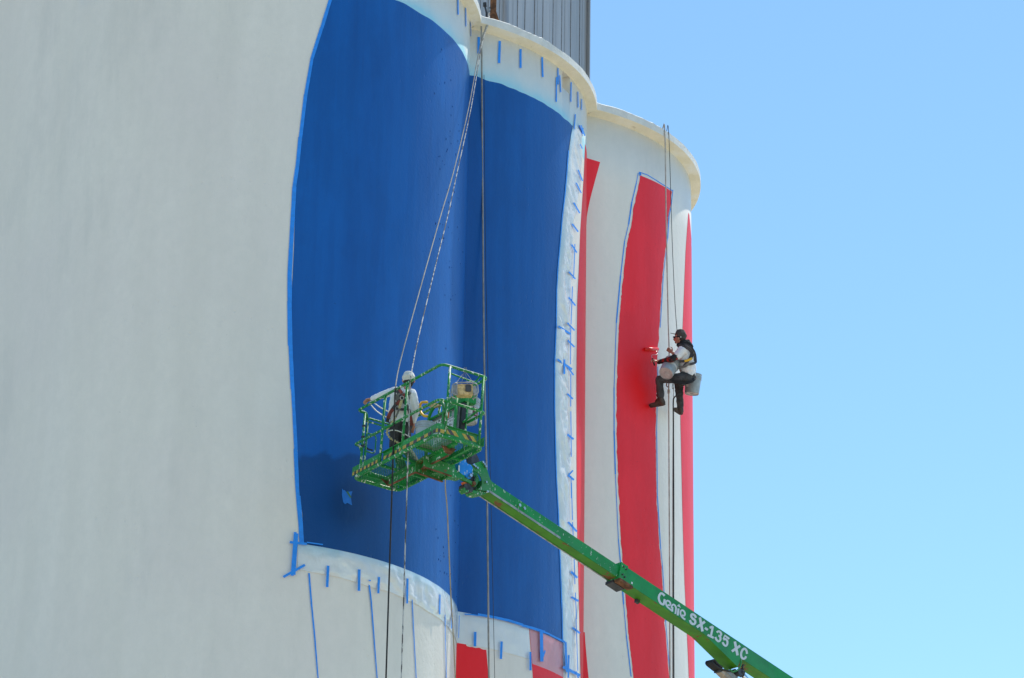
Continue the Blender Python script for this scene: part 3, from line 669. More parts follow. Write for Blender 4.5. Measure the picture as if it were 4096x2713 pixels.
# lower cross tubes on the far side
rail([(1.30, BW, .52), (BL, BW - .1, .60)], parent=guard, r=.018)
# gate at the left end
gate = rail([(-.03, .17, .98), (-.03, .20, 1.045), (-.03, BW - .1, 1.045)], r=.017, name='gate', parent=lift)
rail([(-.03, .19, .60), (-.03, .19, .98), (-.03, .24, .99), (-.03, BW - .1, .99)], r=.014, parent=gate)
rail([(-.03, .19, 1.0), (-.03, .19, .30), (-.03, .30, .17), (-.03, BW - .1, .17)], r=.018, parent=gate, corner=.15)
rail([(-.03, .19, .80), (-.03, .36, .80), (-.03, .36, .50), (-.03, .20, .50)], r=.011, parent=gate, corner=.06)
for z in (.55, .70, .88):
    MB().tube([B(-.03, .13, z), B(-.03, .13, z + .03)], .030, 8).build('hinge', M_dark, gate)
MB().tube([B(-.05, .17, .62), B(-.06, .24, .56), B(-.06, .33, .56)], .014, 6).build('latch', M_black, gate)

# toe boards with hazard tape
def toe(p, q, nrmv, z0=.03, z1=.175, lip=False, mat=M_green):
    d = q - p; m = MB(); m.box(p + bZ * z0, d, nrmv * .006, bZ * (z1 - z0))
    if lip: m.box(p + bZ * z1 - nrmv * .035, d, nrmv * .05, bZ * .008)
    return m.build('toe_board', mat, lift)
def hazard(p, d, L_, n, w_, z0, slant, par, outv):
    """a run of yellow and black squares lying 2 mm proud of the board"""
    m = MB(); s_ = L_ / n
    for k_ in range(n):
        a = p + d * (s_ * k_) + outv * .003 + bZ * z0
        m.cm = k_ % 2
        m.add([a, a + d * s_, a + d * (s_ + slant) + bZ * w_, a + d * slant + bZ * w_], [(0, 1, 2, 3)])
    o = m.build('hazard_tape', [M_yel, M_hblk], par); return o
oy = -bY
t1 = toe(B(-.02, -.012, 0), B(.76, -.012, 0), bY); hazard(B(.0, -.014, 0), bX, .74, 13, .052, .035, .0, t1, oy)
t2 = toe(B(.82, .03, 0), B(1.40, .03, 0), bY, lip=True); hazard(B(.84, .028, 0), bX, .30, 4, .052, .06, .02, t2, oy); hazard(B(1.17, .028, 0), bX, .17, 3, .052, .06, 0, t2, oy)
t3 = toe(B(1.45, -.012, 0), B(BL - .10, -.012, 0), bY); hazard(B(1.47, -.014, 0), bX, BL - 1.60, 8, .052, .035, 0, t3, oy)
m = MB(); m.cm = 0; pts = fillet([B(BL - .10, -.012, 0), B(BL + .02, -.012, 0), B(BL + .02, .11, 0)], .10, 5)
for a, b in zip(pts, pts[1:]): m.add([a + bZ * .03, b + bZ * .03, b + bZ * .175, a + bZ * .175], [(0, 1, 2, 3)])
t4 = m.build('toe_board', M_green, lift, smooth=True)
m = MB()
for j, (a, b) in enumerate(zip(pts, pts[1:])):
    m.cm = (j // 2 + 1) % 2; o_ = (bX * (j / 6) + -bY * (1 - j / 6)).normalized() * .004; m.add([a + bZ * .035 + o_, b + bZ * .035 + o_, b + bZ * .09 + o_, a + bZ * .09 + o_], [(0, 1, 2, 3)])
m.build('hazard_tape', [M_yel, M_hblk], t4)
t5 = toe(B(BL - .02, .16, 0), B(BL - .02, BW - .10, 0), -bX, lip=True)
hazard(B(BL - .02, .17, 0), bY, .22, 3, .075, .065, -.07, t5, bX); hazard(B(BL - .02, .50, 0), bY, .20, 3, .075, .065, -.07, t5, bX)
toe(B(.0, BW + .008, 0), B(BL, BW + .008, 0), -bY); toe(B(-.02, .16, 0), B(-.02, BW, 0), bX)

# control console on the far rail
cb = MB().box(B(1.02, BW - .10, .35), bX * .78, bY * .14, bZ * .50).build('control_box', M_grey, lift)
MB().box(B(1.30, BW - .06, .90), bX * .58, bY * .2, bZ * .16).build('console_cover', M_green, cb)
MB().box(B(1.02, BW - .105, .852), bX * .78, bY * .16, bZ * .02).build('console_edge', M_black, cb)
MB().box(B(1.82, BW - .09, .45), bX * .05, bY * .10, bZ * .42).build('cable_box', M_black, cb)
yF = BW - .103
def decal(x, z, w_, h_, mat=M_paper, name='label_sheet', parent=cb, y=yF):
    return MB().add([B(x, y, z), B(x + w_, y, z), B(x + w_, y, z + h_), B(x, y, z + h_)], [(0, 1, 2, 3)]).build(name, mat, parent)
random.seed(3)
for (x, z, w_, h_) in ((1.04, .40, .17, .17), (1.04, .59, .17, .19), (1.23, .40, .12, .19), (1.23, .61, .12, .17), (1.38, .50, .34, .19)):
    sh = decal(x, z, w_, h_)
    m = MB()
    cols, rws = max(1, int(w_ / .055)), 3
    for c in range(cols):
        for r in range(rws):
            xx = x + .012 + c * w_ / cols; zz = z + .015 + r * h_ / rws
            ww = .012 + random.random() * .018; hh_ = .012 + random.random() * .02
            m.add([B(xx, yF - .003, zz), B(xx + ww, yF - .003, zz), B(xx + ww, yF - .003, zz + hh_), B(xx, yF - .003, zz + hh_)], [(0, 1, 2, 3)])
    m.build('printed_pictograms', M_ink, sh)
    if h_ > .185 and w_ < .2: decal(x + .01, z + h_ - .022, w_ * .5, .012, M_redink, 'warning_heading', sh, yF - .004)
for x, mt in ((1.40, M_orange), (1.475, M_orange), (1.55, M_greenink)):
    s_ = decal(x, .71, .062, .115, M_paper, 'icon_label'); decal(x + .008, .72, .046, .095, mt, 'coloured_icon', s_, yF - .003)
# hoops guarding the console
MB().tube([B(1.0, BW - .14, .02), B(1.0, BW - .14, .90), B(1.10, BW - .14, 1.0), B(1.36, BW - .14, 1.03), B(1.42, BW - .14, .90), B(1.42, BW - .14, .45)], .024, 10, corner=.12).build('console_hoop', M_green, lift, smooth=True)
MB().tube([B(1.78, BW - .14, .02), B(1.78, BW - .14, 1.10)], .026, 10).build('console_post', M_green, lift, smooth=True)
MB().tube([B(1.02, BW - .14, .83), B(1.80, BW - .14, .83)], .022, 10).build('console_tube', M_green, lift, smooth=True)
# yellow hand guard
q0 = [Bpx(1380 + X / 2.529, 1400 + Y / 2.529, BW - .16) for X, Y in ((830, 528), (775, 530), (758, 560), (765, 630), (795, 668), (838, 672))]
hg = MB().tube([B(*p) for p in q0], .020, 8, corner=.04).build('hand_guard', M_yellow, lift, smooth=True)
q0 = [B(*Bpx(1380 + X / 2.529, 1400 + Y / 2.529, BW - .16)) for X, Y in ((835, 535), (930, 535), (960, 560), (900, 585), (830, 570))]
MB().prism(q0, bY * .04).build('guard_cover', M_yellow2, hg)

# ------------------------------------------------------------------ rotator, head plates and jib
def V(X, Y): return (1780 + X / 7.127, 1820 + Y / 7.127)
J0 = P(1957, 1920, dJ)                   # a point on the near top edge of the tip section
def JP(px, py, wo=0.): return ray_plane(px, py, J0 + JW * wo, JW)
def JL(t, u, wv=0.): return J0 + JX * t + JU * u + JW * wv
# axis length so that the outer section starts at x=2481
def tof(px, py): return (JP(px, py) - J0).dot(JX), (JP(px, py) - J0).dot(JU)
tS = tof(2481, 2255.5)[0]; uS = tof(2481, 2255.5)[1]; tEnd = tof(3160, 2713)[0]
print('jib', tS, uS, tEnd, tof(2475, 2258), tof(1949, 1965), tof(2473, 2309.7), tof(3160, 2713), tof(2813, 2541))
HH = .195; WW = .205
tip = MB(); tip.box(JL(-.05, -HH), JX * (tS + .4), JU * HH, JW * WW)
tipo = tip.build('jib_tip_section', M_greent, lift)
MB().box(JL(-.04, -HH - .003, .012), JX * (tS + .02), JU * .0025, JW * (WW - .035)).build('underside_skin', M_greeny, tipo)
MB().tube([JL(0, -HH - .012, WW - .005), JL(tS, -HH - .012, WW - .005)], .009, 6).build('edge_conduit', M_steel, tipo)
# scuffed grey strip along the lower edge
MB().box(JL(.0, -HH, -.003), JX * (tS * .55), JU * .035, JW * .0025).build('scuffed_edge', M_grey, tipo)
pb = MB(); c0 = JP(*C5(928, 672)) ; ax = (JP(*C5(952, 688)) - JP(*C5(906, 658)));
pts = [c0 + JX * (.16 * sx) + JU * (.045 * sz) for sx, sz in ((-.5, -1), (.5, -1), (.85, -.5), (.85, .5), (.5, 1), (-.5, 1), (-.85, .5), (-.85, -.5))]
pbo = pb.prism([p - JW * .004 for p in pts], JW * .004).build('bolt_plate', M_green, tipo)
for X, Y in ((906, 658), (951, 688)):
    c_ = JP(*C5(X, Y)); MB().tube([c_ - JW * .03, c_], .026, 10).build('bolt', M_steel, pbo)
HO = .258; WO = .25; wo0 = -.022
def OL(t, u, wv=0.): return J0 + JX * (tS + t) + JU * (uS + u) + JW * (wo0 + wv)
outer = MB(); LO = tEnd - tS + 2.2
outer.box(OL(0, -HO), JX * LO, JU * HO, JW * WO)
uoo = outer.build('jib_outer_section', M_greenc, lift)
MB().box(OL(.35, -HO - .003, .004), JX * (LO - .4), JU * .0025, JW * (WO - .01)).build('underside_skin', M_greeny, uoo)
# end collar and wear pads
MB().box(OL(-.012, -HO - .01, -.010), JX * .16, JU * (HO + .03), JW * (WO + .02)).build('end_collar', M_green, uoo)
wp = MB().box(OL(.0, -HO - .055, -.03), JX * .30, JU * .045, JW * .12).build('wear_pad', M_rust, uoo)
MB().box(OL(-.02, -HO - .06, .10), JX * .26, JU * .045, JW * .17).build('wear_pad', M_dark, uoo)
for dt, du in ((.05, -.04), (.11, -.055), (.05, -.18), (.10, -.20)):
    MB().tube([OL(dt, du, -.03), OL(dt, du, -.005)], .014, 8).build('bolt', M_dark, uoo)
x0 = JP(2520, 2336) ; MB().box(x0 - JW * .026, JX * .03, JU * .035, JW * .002).build('small_label', M_paper, uoo)
MB().box(OL(.62, -HO - .06, WO - .06), JX * .07, JU * .06, JW * .05).build('stop_bracket', M_dark, uoo)
# wedge under the jib
on = wo0
def OP(px, py): return ray_plane(px, py, J0 + JW * wo0, JW)
wd_ = [OP(2813.6, 2540.8), OP(2951, 2668), OP(2962, 2643), OP(2900, 2600)]
# ensure the top stays on the boom's lower edge
def onlow(p, du=0.): t_ = (p - OL(0, 0)).dot(JX); return OL(t_, -HO + du)
wpoly = [onlow(wd_[0], .002), wd_[1], onlow(wd_[2], .002)]
MB().prism([p - JW * .001 for p in wpoly], JW * (WO + .002)).build('gusset_box', M_greenc, uoo)
wq = [wpoly[0], wpoly[1]]; off_ = (wq[1] - wq[0]).cross(JW).normalized(); off_ = off_ if off_.dot(JU) < 0 else -off_
MB().box(wq[0] + off_ * .001, wq[1] - wq[0], JW * WO, off_ * .004).build('underside_skin', M_greeny, uoo)

# lettering, traced as strokes on the side of the outer section
def TT(X, Y): return (2600 + X / 5.057, 2350 + Y / 5.057)
letters = [
 ('letter_g', [[(292, 172), (262, 140), (222, 122), (192, 150), (174, 205), (185, 268), (212, 318), (250, 342), (274, 338), (290, 262), (298, 240)]], 44),
 ('letter_e', [[(446, 474), (395, 436), (345, 390), (320, 335), (324, 288), (352, 270), (390, 290), (410, 335), (392, 366), (352, 352)]], 34),
 ('letter_n', [[(432, 420), (440, 372), (470, 348), (502, 368), (522, 410), (520, 460), (510, 538)], [(446, 492), (450, 400)]], 36),
 ('letter_i', [[(574, 428), (556, 568)]], 42),
 ('letter_e', [[(712, 652), (668, 622), (628, 574), (612, 520), (624, 476), (654, 464), (688, 490), (704, 540), (686, 574), (646, 560)]], 34),
 ('letter_s', [[(926, 618), (908, 576), (872, 548), (838, 552), (832, 590), (860, 632), (898, 660), (914, 700), (896, 738), (862, 742), (826, 714), (804, 662)]], 46),
 ('letter_x', [[(1006, 610), (1058, 892)], [(1108, 694), (942, 806)]], 52),
 ('hyphen', [[(1108, 820), (1166, 862)]], 46),
 ('digit_one', [[(1270, 790), (1224, 1008)], [(1268, 792), (1238, 806), (1200, 818)], [(1158, 962), (1284, 1024)]], 44),
 ('digit_three', [[(1346, 912), (1382, 890), (1420, 908), (1436, 950), (1414, 984), (1380, 976)], [(1400, 980), (1420, 1020), (1412, 1072), (1378, 1090), (1338, 1056), (1318, 1004)]], 42),
 ('digit_five', [[(1600, 1044), (1508, 972), (1484, 1052)], [(1478, 1060), (1520, 1046), (1556, 1082), (1560, 1140), (1536, 1180), (1498, 1168), (1462, 1110)]], 42),
 ('letter_x', [[(1712, 1096), (1768, 1376)], [(1820, 1182), (1650, 1296)]], 52),
 ('letter_c', [[(1958, 1346), (1950, 1288), (1918, 1244), (1880, 1252), (1850, 1302), (1838, 1362), (1852, 1418), (1886, 1444), (1922, 1430), (1938, 1394)]], 44)]
txt = MB().add([OL(.9, -.1, -.0005), OL(.901, -.1, -.0005), OL(.901, -.101, -.0005)], [(0, 1, 2)]).build('lettering', M_letter, uoo)
for name, strokes, wd in letters:
    m = MB()
    for si, st_ in enumerate(strokes):
        st2 = []
        V3 = [Vector((a, b, 0)) for a, b in st_]
        if len(V3) > 3: V3 = catmull(V3, 8)
        o_ = .0035 + .0012 * si
        n = len(V3); idx = []
        for j in range(n):
            a = V3[max(j - 1, 0)]; b = V3[min(j + 1, n - 1)]; d = (b - a).normalized(); nrm_ = Vector((-d.y, d.x, 0)) * wd / 2
            for s_ in (1, -1):
                q = V3[j] + nrm_ * s_; m.v.append(OP(*TT(q.x, q.y)) - JW * o_)
        b0 = len(m.v) - 2 * n
        for j in range(n - 1): m.f.append((b0 + 2 * j, b0 + 2 * j + 1, b0 + 2 * j + 3, b0 + 2 * j + 2)); m.mi.append(0)
    if name == 'letter_i':
        m.add([OP(*TT(*q)) - JW * .0035 for q in ((542, 376), (588, 336), (620, 416))], [(0, 1, 2)])
    m.build(name, M_letter, uoo)
bpy.data.objects.remove(txt)

# head plates round the knuckle
plate = [(715, 290), (1050, 170), (1100, 215), (1145, 330), (1200, 470), (1275, 705), (1330, 780), (1260, 1045), (1020, 1010), (860, 975), (930, 985), (1000, 935), (1040, 850), (1045, 760), (1010, 640), (950, 545), (870, 478), (765, 425)]
def plate_at(off, th, mat, pts=plate, name='head_plate', par=None):
    return MB().prism([JP(*V(*p)) + JW * off for p in pts], JW * th).build(name, mat, par or lift)
hpz = plate_at(-.012, .014, M_green)
farp = MB().prism([JP(*V(*p)) + JW * .20 for p in plate], JW * .014).build('head_plate', M_green, lift)
MB().prism([JP(*V(*p)) + JW * .02 for p in ((800, 1000), (1030, 1010), (1230, 1060), (1190, 1100), (1010, 1140), (860, 1090))], JW * .17).build('head_block', M_greenr, lift)
for X, Y in ((780, 300), (820, 345), (882, 390), (1040, 225), (1082, 280), (1118, 345), (1135, 790), (1170, 1060)):
    c_ = JP(*V(X, Y)); MB().tube([c_ - JW * .045, c_ - JW * .012], .018, 8).build('bolt', M_steel, hpz)
# dark slab put in for the shade inside the knuckle, and pin
MB().prism([JP(*V(*p)) + JW * .09 for p in ((760, 470), (900, 500), (1010, 640), (1030, 800), (980, 950), (850, 960), (830, 800), (740, 600))], JW * .05).build('knuckle_shade', M_dark, lift)
MB().prism([JP(*V(*p)) + JW * .03 for p in ((930, 560), (980, 640), (975, 800), (930, 860), (880, 800), (900, 740), (930, 640))], JW * .03).build('knuckle_link', M_green, lift)
rb = [(385, 215), (560, 130), (580, 170), (585, 225), (640, 270), (710, 290), (750, 350), (770, 440), (735, 560), (740, 620), (710, 675), (650, 690), (605, 640), (570, 600), (480, 570), (400, 505), (370, 400)]
ro = MB().prism([JP(*V(*p)) + JW * -.02 for p in rb], JW * .20).build('rotator', M_bluemetal, lift)
MB().tube([JP(*V(660, 615)) - JW * .07, JP(*V(660, 615)) - JW * .02], .028, 8).build('bolt', M_steel, ro)
MB().tube([JP(*V(710, 555)) - JW * .06, JP(*V(710, 555)) - JW * .02], .016, 8).build('bolt', M_steel, ro)
MB().prism([JP(*V(*p)) + JW * -.024 for p in ((355, 310), (390, 318), (385, 490), (352, 480))], JW * .003).build('strip_label', M_paper, ro)
MB().prism([JP(*V(*p)) + JW * .05 for p in ((830, -60), (900, -90), (960, -60), (1010, 40), (1060, 170), (815, 250))], JW * .12).build('hose_cover', M_dark, lift)
MB().prism([JP(*V(*p)) + JW * -.01 for p in ((-250, 340), (-60, 300), (230, 260), (275, 300), (290, 400), (350, 470), (540, 590), (545, 650), (480, 680), (340, 650), (150, 640), (-20, 560), (-250, 500))], JW * .15).build('rotator_yoke', M_greenr, lift)
MB().tube([JP(*V(360, 400)) + JW * .1, JP(*V(300, 330)) + JW * .1], .05, 10).build('hydraulic_motor', M_dark, lift)
lk = MB().prism([JP(*V(*p)) + JW * .0 for p in ((470, 640), (600, 650), (780, 760), (900, 860), (880, 900), (800, 860), (640, 760), (500, 700))], JW * .05).build('levelling_link', M_greenrust, lift)
MB().tube([JP(*V(820, 820)) - JW * .02, JP(*V(820, 820)) + JW * .08], .035, 10).build('pin', M_rust, lk)
MB().prism([JP(*V(*p)) + JW * .03 for p in ((570, 750), (660, 780), (660, 840), (600, 820))], JW * .06).build('red_fitting', M_orange, lk)
for X, Y, r_ in ((650, 900, .055), (650, 990, .040), (760, 960, .05), (720, 870, .05), (610, 960, .03)):
    c_ = JP(*V(X, Y)) + JW * .02; MB().tube([c_, c_ + JW * .12], r_, 10).build('valve_fitting', M_greenrust if r_ < .05 else M_dark, lk)
# hoses and lift cylinder at the lower right
def U(X, Y): return (2780 + X / 5.92, 2560 + Y / 5.92)
hs = MB()
for k_ in range(5):
    o_ = .05 + .028 * k_; e = k_ * 6
    hs.tube(catmull([JP(*U(700 + e, 640 - e)) + JW * o_, JP(*U(600 + e, 560 - e)) + JW * o_, JP(*U(540 + e, 460 + e)) + JW * (o_ + .02), JP(*U(500 - e * .3, 452 - e * .5 + 8)) + JW * (o_ + .03), JP(*U(492 - e, 510)) + JW * (o_ + .02), JP(*U(560 - e, 600)) + JW * o_, JP(*U(680, 672 + e)) + JW * o_, JP(*U(860 + e, 720)) + JW * o_, JP(*U(1010, 690 + e * .5)) + JW * o_], 5), .016, 8)
hs.build('hose_bundle', M_black, lift, smooth=True)
MB().prism([JP(*U(*p)) + JW * .07 for p in ((640, 640), (760, 690), (740, 745), (635, 730))], JW * .1).build('hose_bracket', M_dark, lift)
M_beige = simple('beige_arm_paint', (.42, .34, .26), .5)
ar = MB().prism([JP(*U(*p)) + JW * .06 for p in ((690, 740), (760, 690), (960, 760), (1290, 1080), (1060, 1080))], JW * .12).build('compression_arm', M_beige, lift)
MB().prism([JP(*U(*p)) + JW * .055 for p in ((750, 695), (960, 762), (1290, 1080), (1160, 1080))], JW * .003).build('arm_side_plate', M_grey, ar)
cy = MB().tube([JP(*U(1150, 800)) + JW * .03, JP(*U(1420, 1120)) + JW * .03], .040, 14).build('lift_cylinder_rod', M_chrome, lift, smooth=True)
MB().tube([JP(*U(1090, 745)) + JW * .03, JP(*U(1150, 800)) + JW * .03], .065, 12).build('rod_eye', M_black, cy, smooth=True)
MB().tube([JP(*U(1060, 770)) + JW * -.02, JP(*U(1060, 770)) + JW * .16], .06, 12).build('pivot_pin', M_dark, cy)
for k_ in range(3):
    MB().tube(catmull([JP(*U(1155 - k_ * 8, 590)) , JP(*U(1120, 640 + 10 * k_)) , JP(*U(1130 + k_ * 6, 700)) , JP(*U(1100, 760)) + JW * .02]), .012, 6).build('hydraulic_hose', M_black, cy)
MB().tube([JP(*U(1060, 480)) - JW * .03, JP(*U(1050, 610)) - JW * .03, JP(*U(1000, 720)) - JW * .02, JP(*U(870, 770)) - JW * .02, JP(*U(820, 700)) - JW * .01], .014, 6, corner=.1).build('hose_guide', M_green, cy)

# off-frame: pivot, main boom and chassis so that the platform is carried by something
piv = OL(LO, -HO / 2, WO / 2)
bb = lift_base + Vector((0, 0, 2.6))
dd = (bb - piv); side = dd.cross(Vector((0, 0, 1))).normalized() * .22; upv = side.cross(dd).normalized() * .28
mbo = MB().box(piv - side - upv, dd * .55, side * 2, upv * 2).build('main_boom', M_greenc, lift)
MB().box(piv - side * 1.3 - upv * 1.3 + dd * .5, dd * .5, side * 2.6, upv * 2.6).build('main_boom_base', M_greenc, lift)
MB().tube([piv - side * 1.4, piv + side * 1.4], .3, 16).build('jib_pivot', M_dark, lift)
MB().box(lift_base + Vector((-1.2, -2, 1.0)), (2.4, 0, 0), (0, 4, 0), (0, 0, 1.5)).build('turret', M_green, lift)
ch_ = MB().box(lift_base + Vector((-1.1, -2.4, .55)), (2.2, 0, 0), (0, 4.8, 0), (0, 0, .5)).build('chassis', M_grey, lift)
for sx in (-1.5, 1.1):
    for sy in (-2.0, 2.0):
        MB().tube([lift_base + Vector((sx, sy, .6)), lift_base + Vector((sx + .4, sy, .6))], .6, 24).build('wheel', M_black, ch_, smooth=False)

# ------------------------------------------------------------------ buckets
def bucket(label, c_top, axis, h=.37, r0=.152, r1=.132, band=None, bail=True, tilt_lbl=None):
    """c_top: centre of the rim; axis: unit vector from rim to bottom"""
    ax = axis.normalized(); t = thing('bucket', label, 'bucket', c_top + ax * h, group='paint buckets')
    prof = [(0, r0 - .012), (0, r0 + .006), (.018, r0 + .006), (.020, r0 + .001), (.05, r0), (.052, r0 + .007), (.062, r0 + .007), (.064, r0 - .001), (.085, r0 - .001), (.087, r0 + .006), (.096, r0 + .006), (.098, r0 - .002), (h - .012, r1), (h, r1 - .010)]
    u = ax.orthogonal().normalized(); v_ = ax.cross(u); n = 32; m = MB()
    for z, r in prof: m.v += [c_top + ax * z + (u * cos(2 * pi * j / n) + v_ * sin(2 * pi * j / n)) * r for j in range(n)]
    for a in range(len(prof) - 1):
        for j in range(n): m.f.append((a * n + j, (a * n) + (j + 1) % n, (a + 1) * n + (j + 1) % n, (a + 1) * n + j))
    m.mi = [0] * len(m.f)
    # inner wall
    b0 = len(m.v)
    for z, r in ((0, r0 - .012), (h - .02, r1 - .012)): m.v += [c_top + ax * z + (u * cos(2 * pi * j / n) + v_ * sin(2 * pi * j / n)) * r for j in range(n)]
    for j in range(n): m.f.append((b0 + j, b0 + n + j, b0 + n + (j + 1) % n, b0 + (j + 1) % n)); m.mi.append(0)
    m.build('bucket_body', M_bucket, t, smooth=False)
    m = MB(); m.v = [c_top + ax * (h - .006) + (u * cos(2 * pi * j / n) + v_ * sin(2 * pi * j / n)) * (r1 - .008) for j in range(n)]; m.f = [tuple(range(n))]; m.mi = [0]; m.build('bucket_bottom', M_bucketb, t)
    m = MB(); q = [c_top + ax * (h + .001) + (u * cos(2 * pi * j / 24) + v_ * sin(2 * pi * j / 24)) * .028 for j in range(24)]; m.tube(q, .003, 5, closed=True); m.tube([c_top + ax * (h + .001) + (u * cos(2 * pi * j / 32) + v_ * sin(2 * pi * j / 32)) * (r1 - .006) for j in range(32)], .004, 5, closed=True); m.build('bottom_ring', M_bucketb, t)
    t['axis'] = 0; del t['axis']
    return t, u, v_, ax
def wrap(t, c_top, ax, toward, a0, a1, z0, z1, mat, name, r0=.152, r1=.132, h=.37, off=.002):
    """a label wrapped round the bucket; angles measured from the direction `toward`"""
    e1 = (toward - ax * toward.dot(ax)).normalized(); e2 = ax.cross(e1); m = MB(); n = 8
    for k_ in range(n + 1):
        a = a0 + (a1 - a0) * k_ / n
        for z in (z0, z1):
            r = r0 + (r1 - r0) * z / h + off; m.v.append(c_top + ax * z + (e1 * cos(a) + e2 * sin(a)) * r)
    for k_ in range(n): m.f.append((2 * k_, 2 * k_ + 1, 2 * k_ + 3, 2 * k_ + 2))
    m.mi = [0] * n; return m.build(name, mat, t)
tocam = -CF
def bail(t, a, b, c, r=.003):
    MB().tube(catmull([a, c, b], 10), r, 6).build('bail_handle', M_steel, t)
# on the far corner of the platform
cx_, cy_, cz_ = Bpx(1880, 1600, BW + .17)
ct = B(cx_, BW + .17, cz_); ax = -bZ
t, u, v_, _ = bucket('grey paint bucket with maroon and white label hung at the far corner of the platform', ct, ax)
wrap(t, ct, ax, tocam, -1.25, -.38, .10, .30, M_maroon, 'maroon_label'); w2 = wrap(t, ct, ax, tocam, -.38, .55, .08, .27, M_paper, 'white_label')
wrap(t, ct, ax, tocam, .30, .46, .235, .26, M_ink, 'printed_code', off=.004)
e1 = (tocam - ax * tocam.dot(ax)).normalized(); e2 = ax.cross(e1)
def onb(a, z, off=.005): return ct + ax * z + (e1 * cos(a) + e2 * sin(a)) * (.152 - .02 * z / .37 + off)
m = MB()
def bstroke(pts, w_=.011):
    q = [onb(a, z) for a, z in pts]
    for a, b in zip(q, q[1:]):
        d = (b - a).normalized(); s_ = d.cross(e1) * w_ / 2; m.add([a - s_, b - s_, b + s_, a + s_], [(0, 1, 2, 3)])
bstroke([(-1.12, .20), (-1.12, .15)], .010)
for ac in (-.90, -.62):
    bstroke([(ac + .09 * cos(k_ * pi / 5), .172 + .022 * sin(k_ * pi / 5)) for k_ in range(11)], .007)
bstroke([(-1.15, .225), (-.5, .225)], .004); bstroke([(-.9, .265), (-.75, .265)], .02)
m.build('label_number', M_paper, t)
bail(t, ct + e2 * .15, ct - e2 * .15, ct + bZ * .16 + CF * .05)
# on the platform floor
fx, fy, _z = Bpz(1697, 1792, 0.02); cf = B(fx, fy, .03 + .37)
t, *_ = bucket('open grey bucket standing on the platform floor beside the worker', cf, -bZ)
bail(t, cf + bX * .15, cf - bX * .15, cf + bY * .16 - bZ * .03)
k_ = 0
# ------------------------------------------------------------------ yellow radio in a tube cage, hung from the end rail
rc = B(*Bxx(1858, 1562, BL + .10)); e_ = -bY; rx = bY; rz = bZ; ryy = bX     # faces outwards from the platform end
rxx = (CR * .95 + CF * .1).normalized(); rzz = (CU * .95 + CF * .30); rzz = (rzz - rxx * rzz.dot(rxx)).normalized(); ryy = rzz.cross(rxx)
rd = thing('jobsite_radio', 'yellow jobsite radio in a grey roll cage hanging from the end rail', 'radio', rc)
def RD(a, b, c): return rc + rxx * a + ryy * b + rzz * c
if ryy.dot(CF) < 0: ryy = -ryy
def cbox(c, sx, sy, sz, ch=.02):
    m = MB(); a, b, c_ = sx / 2, sy / 2, sz / 2
    prof = [(-a + ch, -c_), (a - ch, -c_), (a, -c_ + ch), (a, c_ - ch), (a - ch, c_), (-a + ch, c_), (-a, c_ - ch), (-a, -c_ + ch)]
    m.prism([RD(c[0] + x, c[1] - b, c[2] + z) for x, z in prof], ryy * sy); return m
cbox((0, 0, -.01), .235, .17, .165).build('radio_body', M_yellow2, rd)
cbox((-.0, -.006, -.062), .20, .17, .04).build('body_base', M_yellow2, rd)
cbox((.048, -.09, .005), .085, .03, .11, .015).build('control_panel', M_dark, rd)
cbox((-.145, .0, .0), .06, .14, .13, .02).build('speaker_grille', M_grey, rd)
cbox((.145, .0, -.01), .05, .14, .13, .02).build('speaker_grille', M_grey, rd)
cg = MB()
for y in (-.105, .10):
    for s_ in (-1, 1):
        cg.tube([RD(s_ * .12, y, .09), RD(s_ * .185, y, .06), RD(s_ * .195, y, -.07), RD(s_ * .12, y, -.10)], .010, 8, corner=.03)
    cg.tube([RD(-.12, y, .09), RD(.12, y, .09)], .010, 8)
cg.tube([RD(-.12, -.105, .09), RD(-.12, .10, .09)], .010, 8); cg.tube([RD(.12, -.105, .09), RD(.12, .10, .09)], .010, 8)
cg.tube([RD(-.12, -.105, .09), RD(-.125, -.11, -.02), RD(-.12, -.10, -.10)], .011, 8)
cg.build('roll_cage', M_grey, rd, smooth=True)
top_r = B(*Bxx(1861, 1476, BL)); st_ = MB()
for a, b in ((-.12, -.10), (-.05, .10), (.06, .10), (.12, -.10)): st_.tube([RD(a, b, .095), top_r + bZ * -.05 + rxx * a * .08, top_r + bZ * .026 + rxx * a * .15], .0028, 5)
st_.build('hanging_string', M_ropeg, rd)

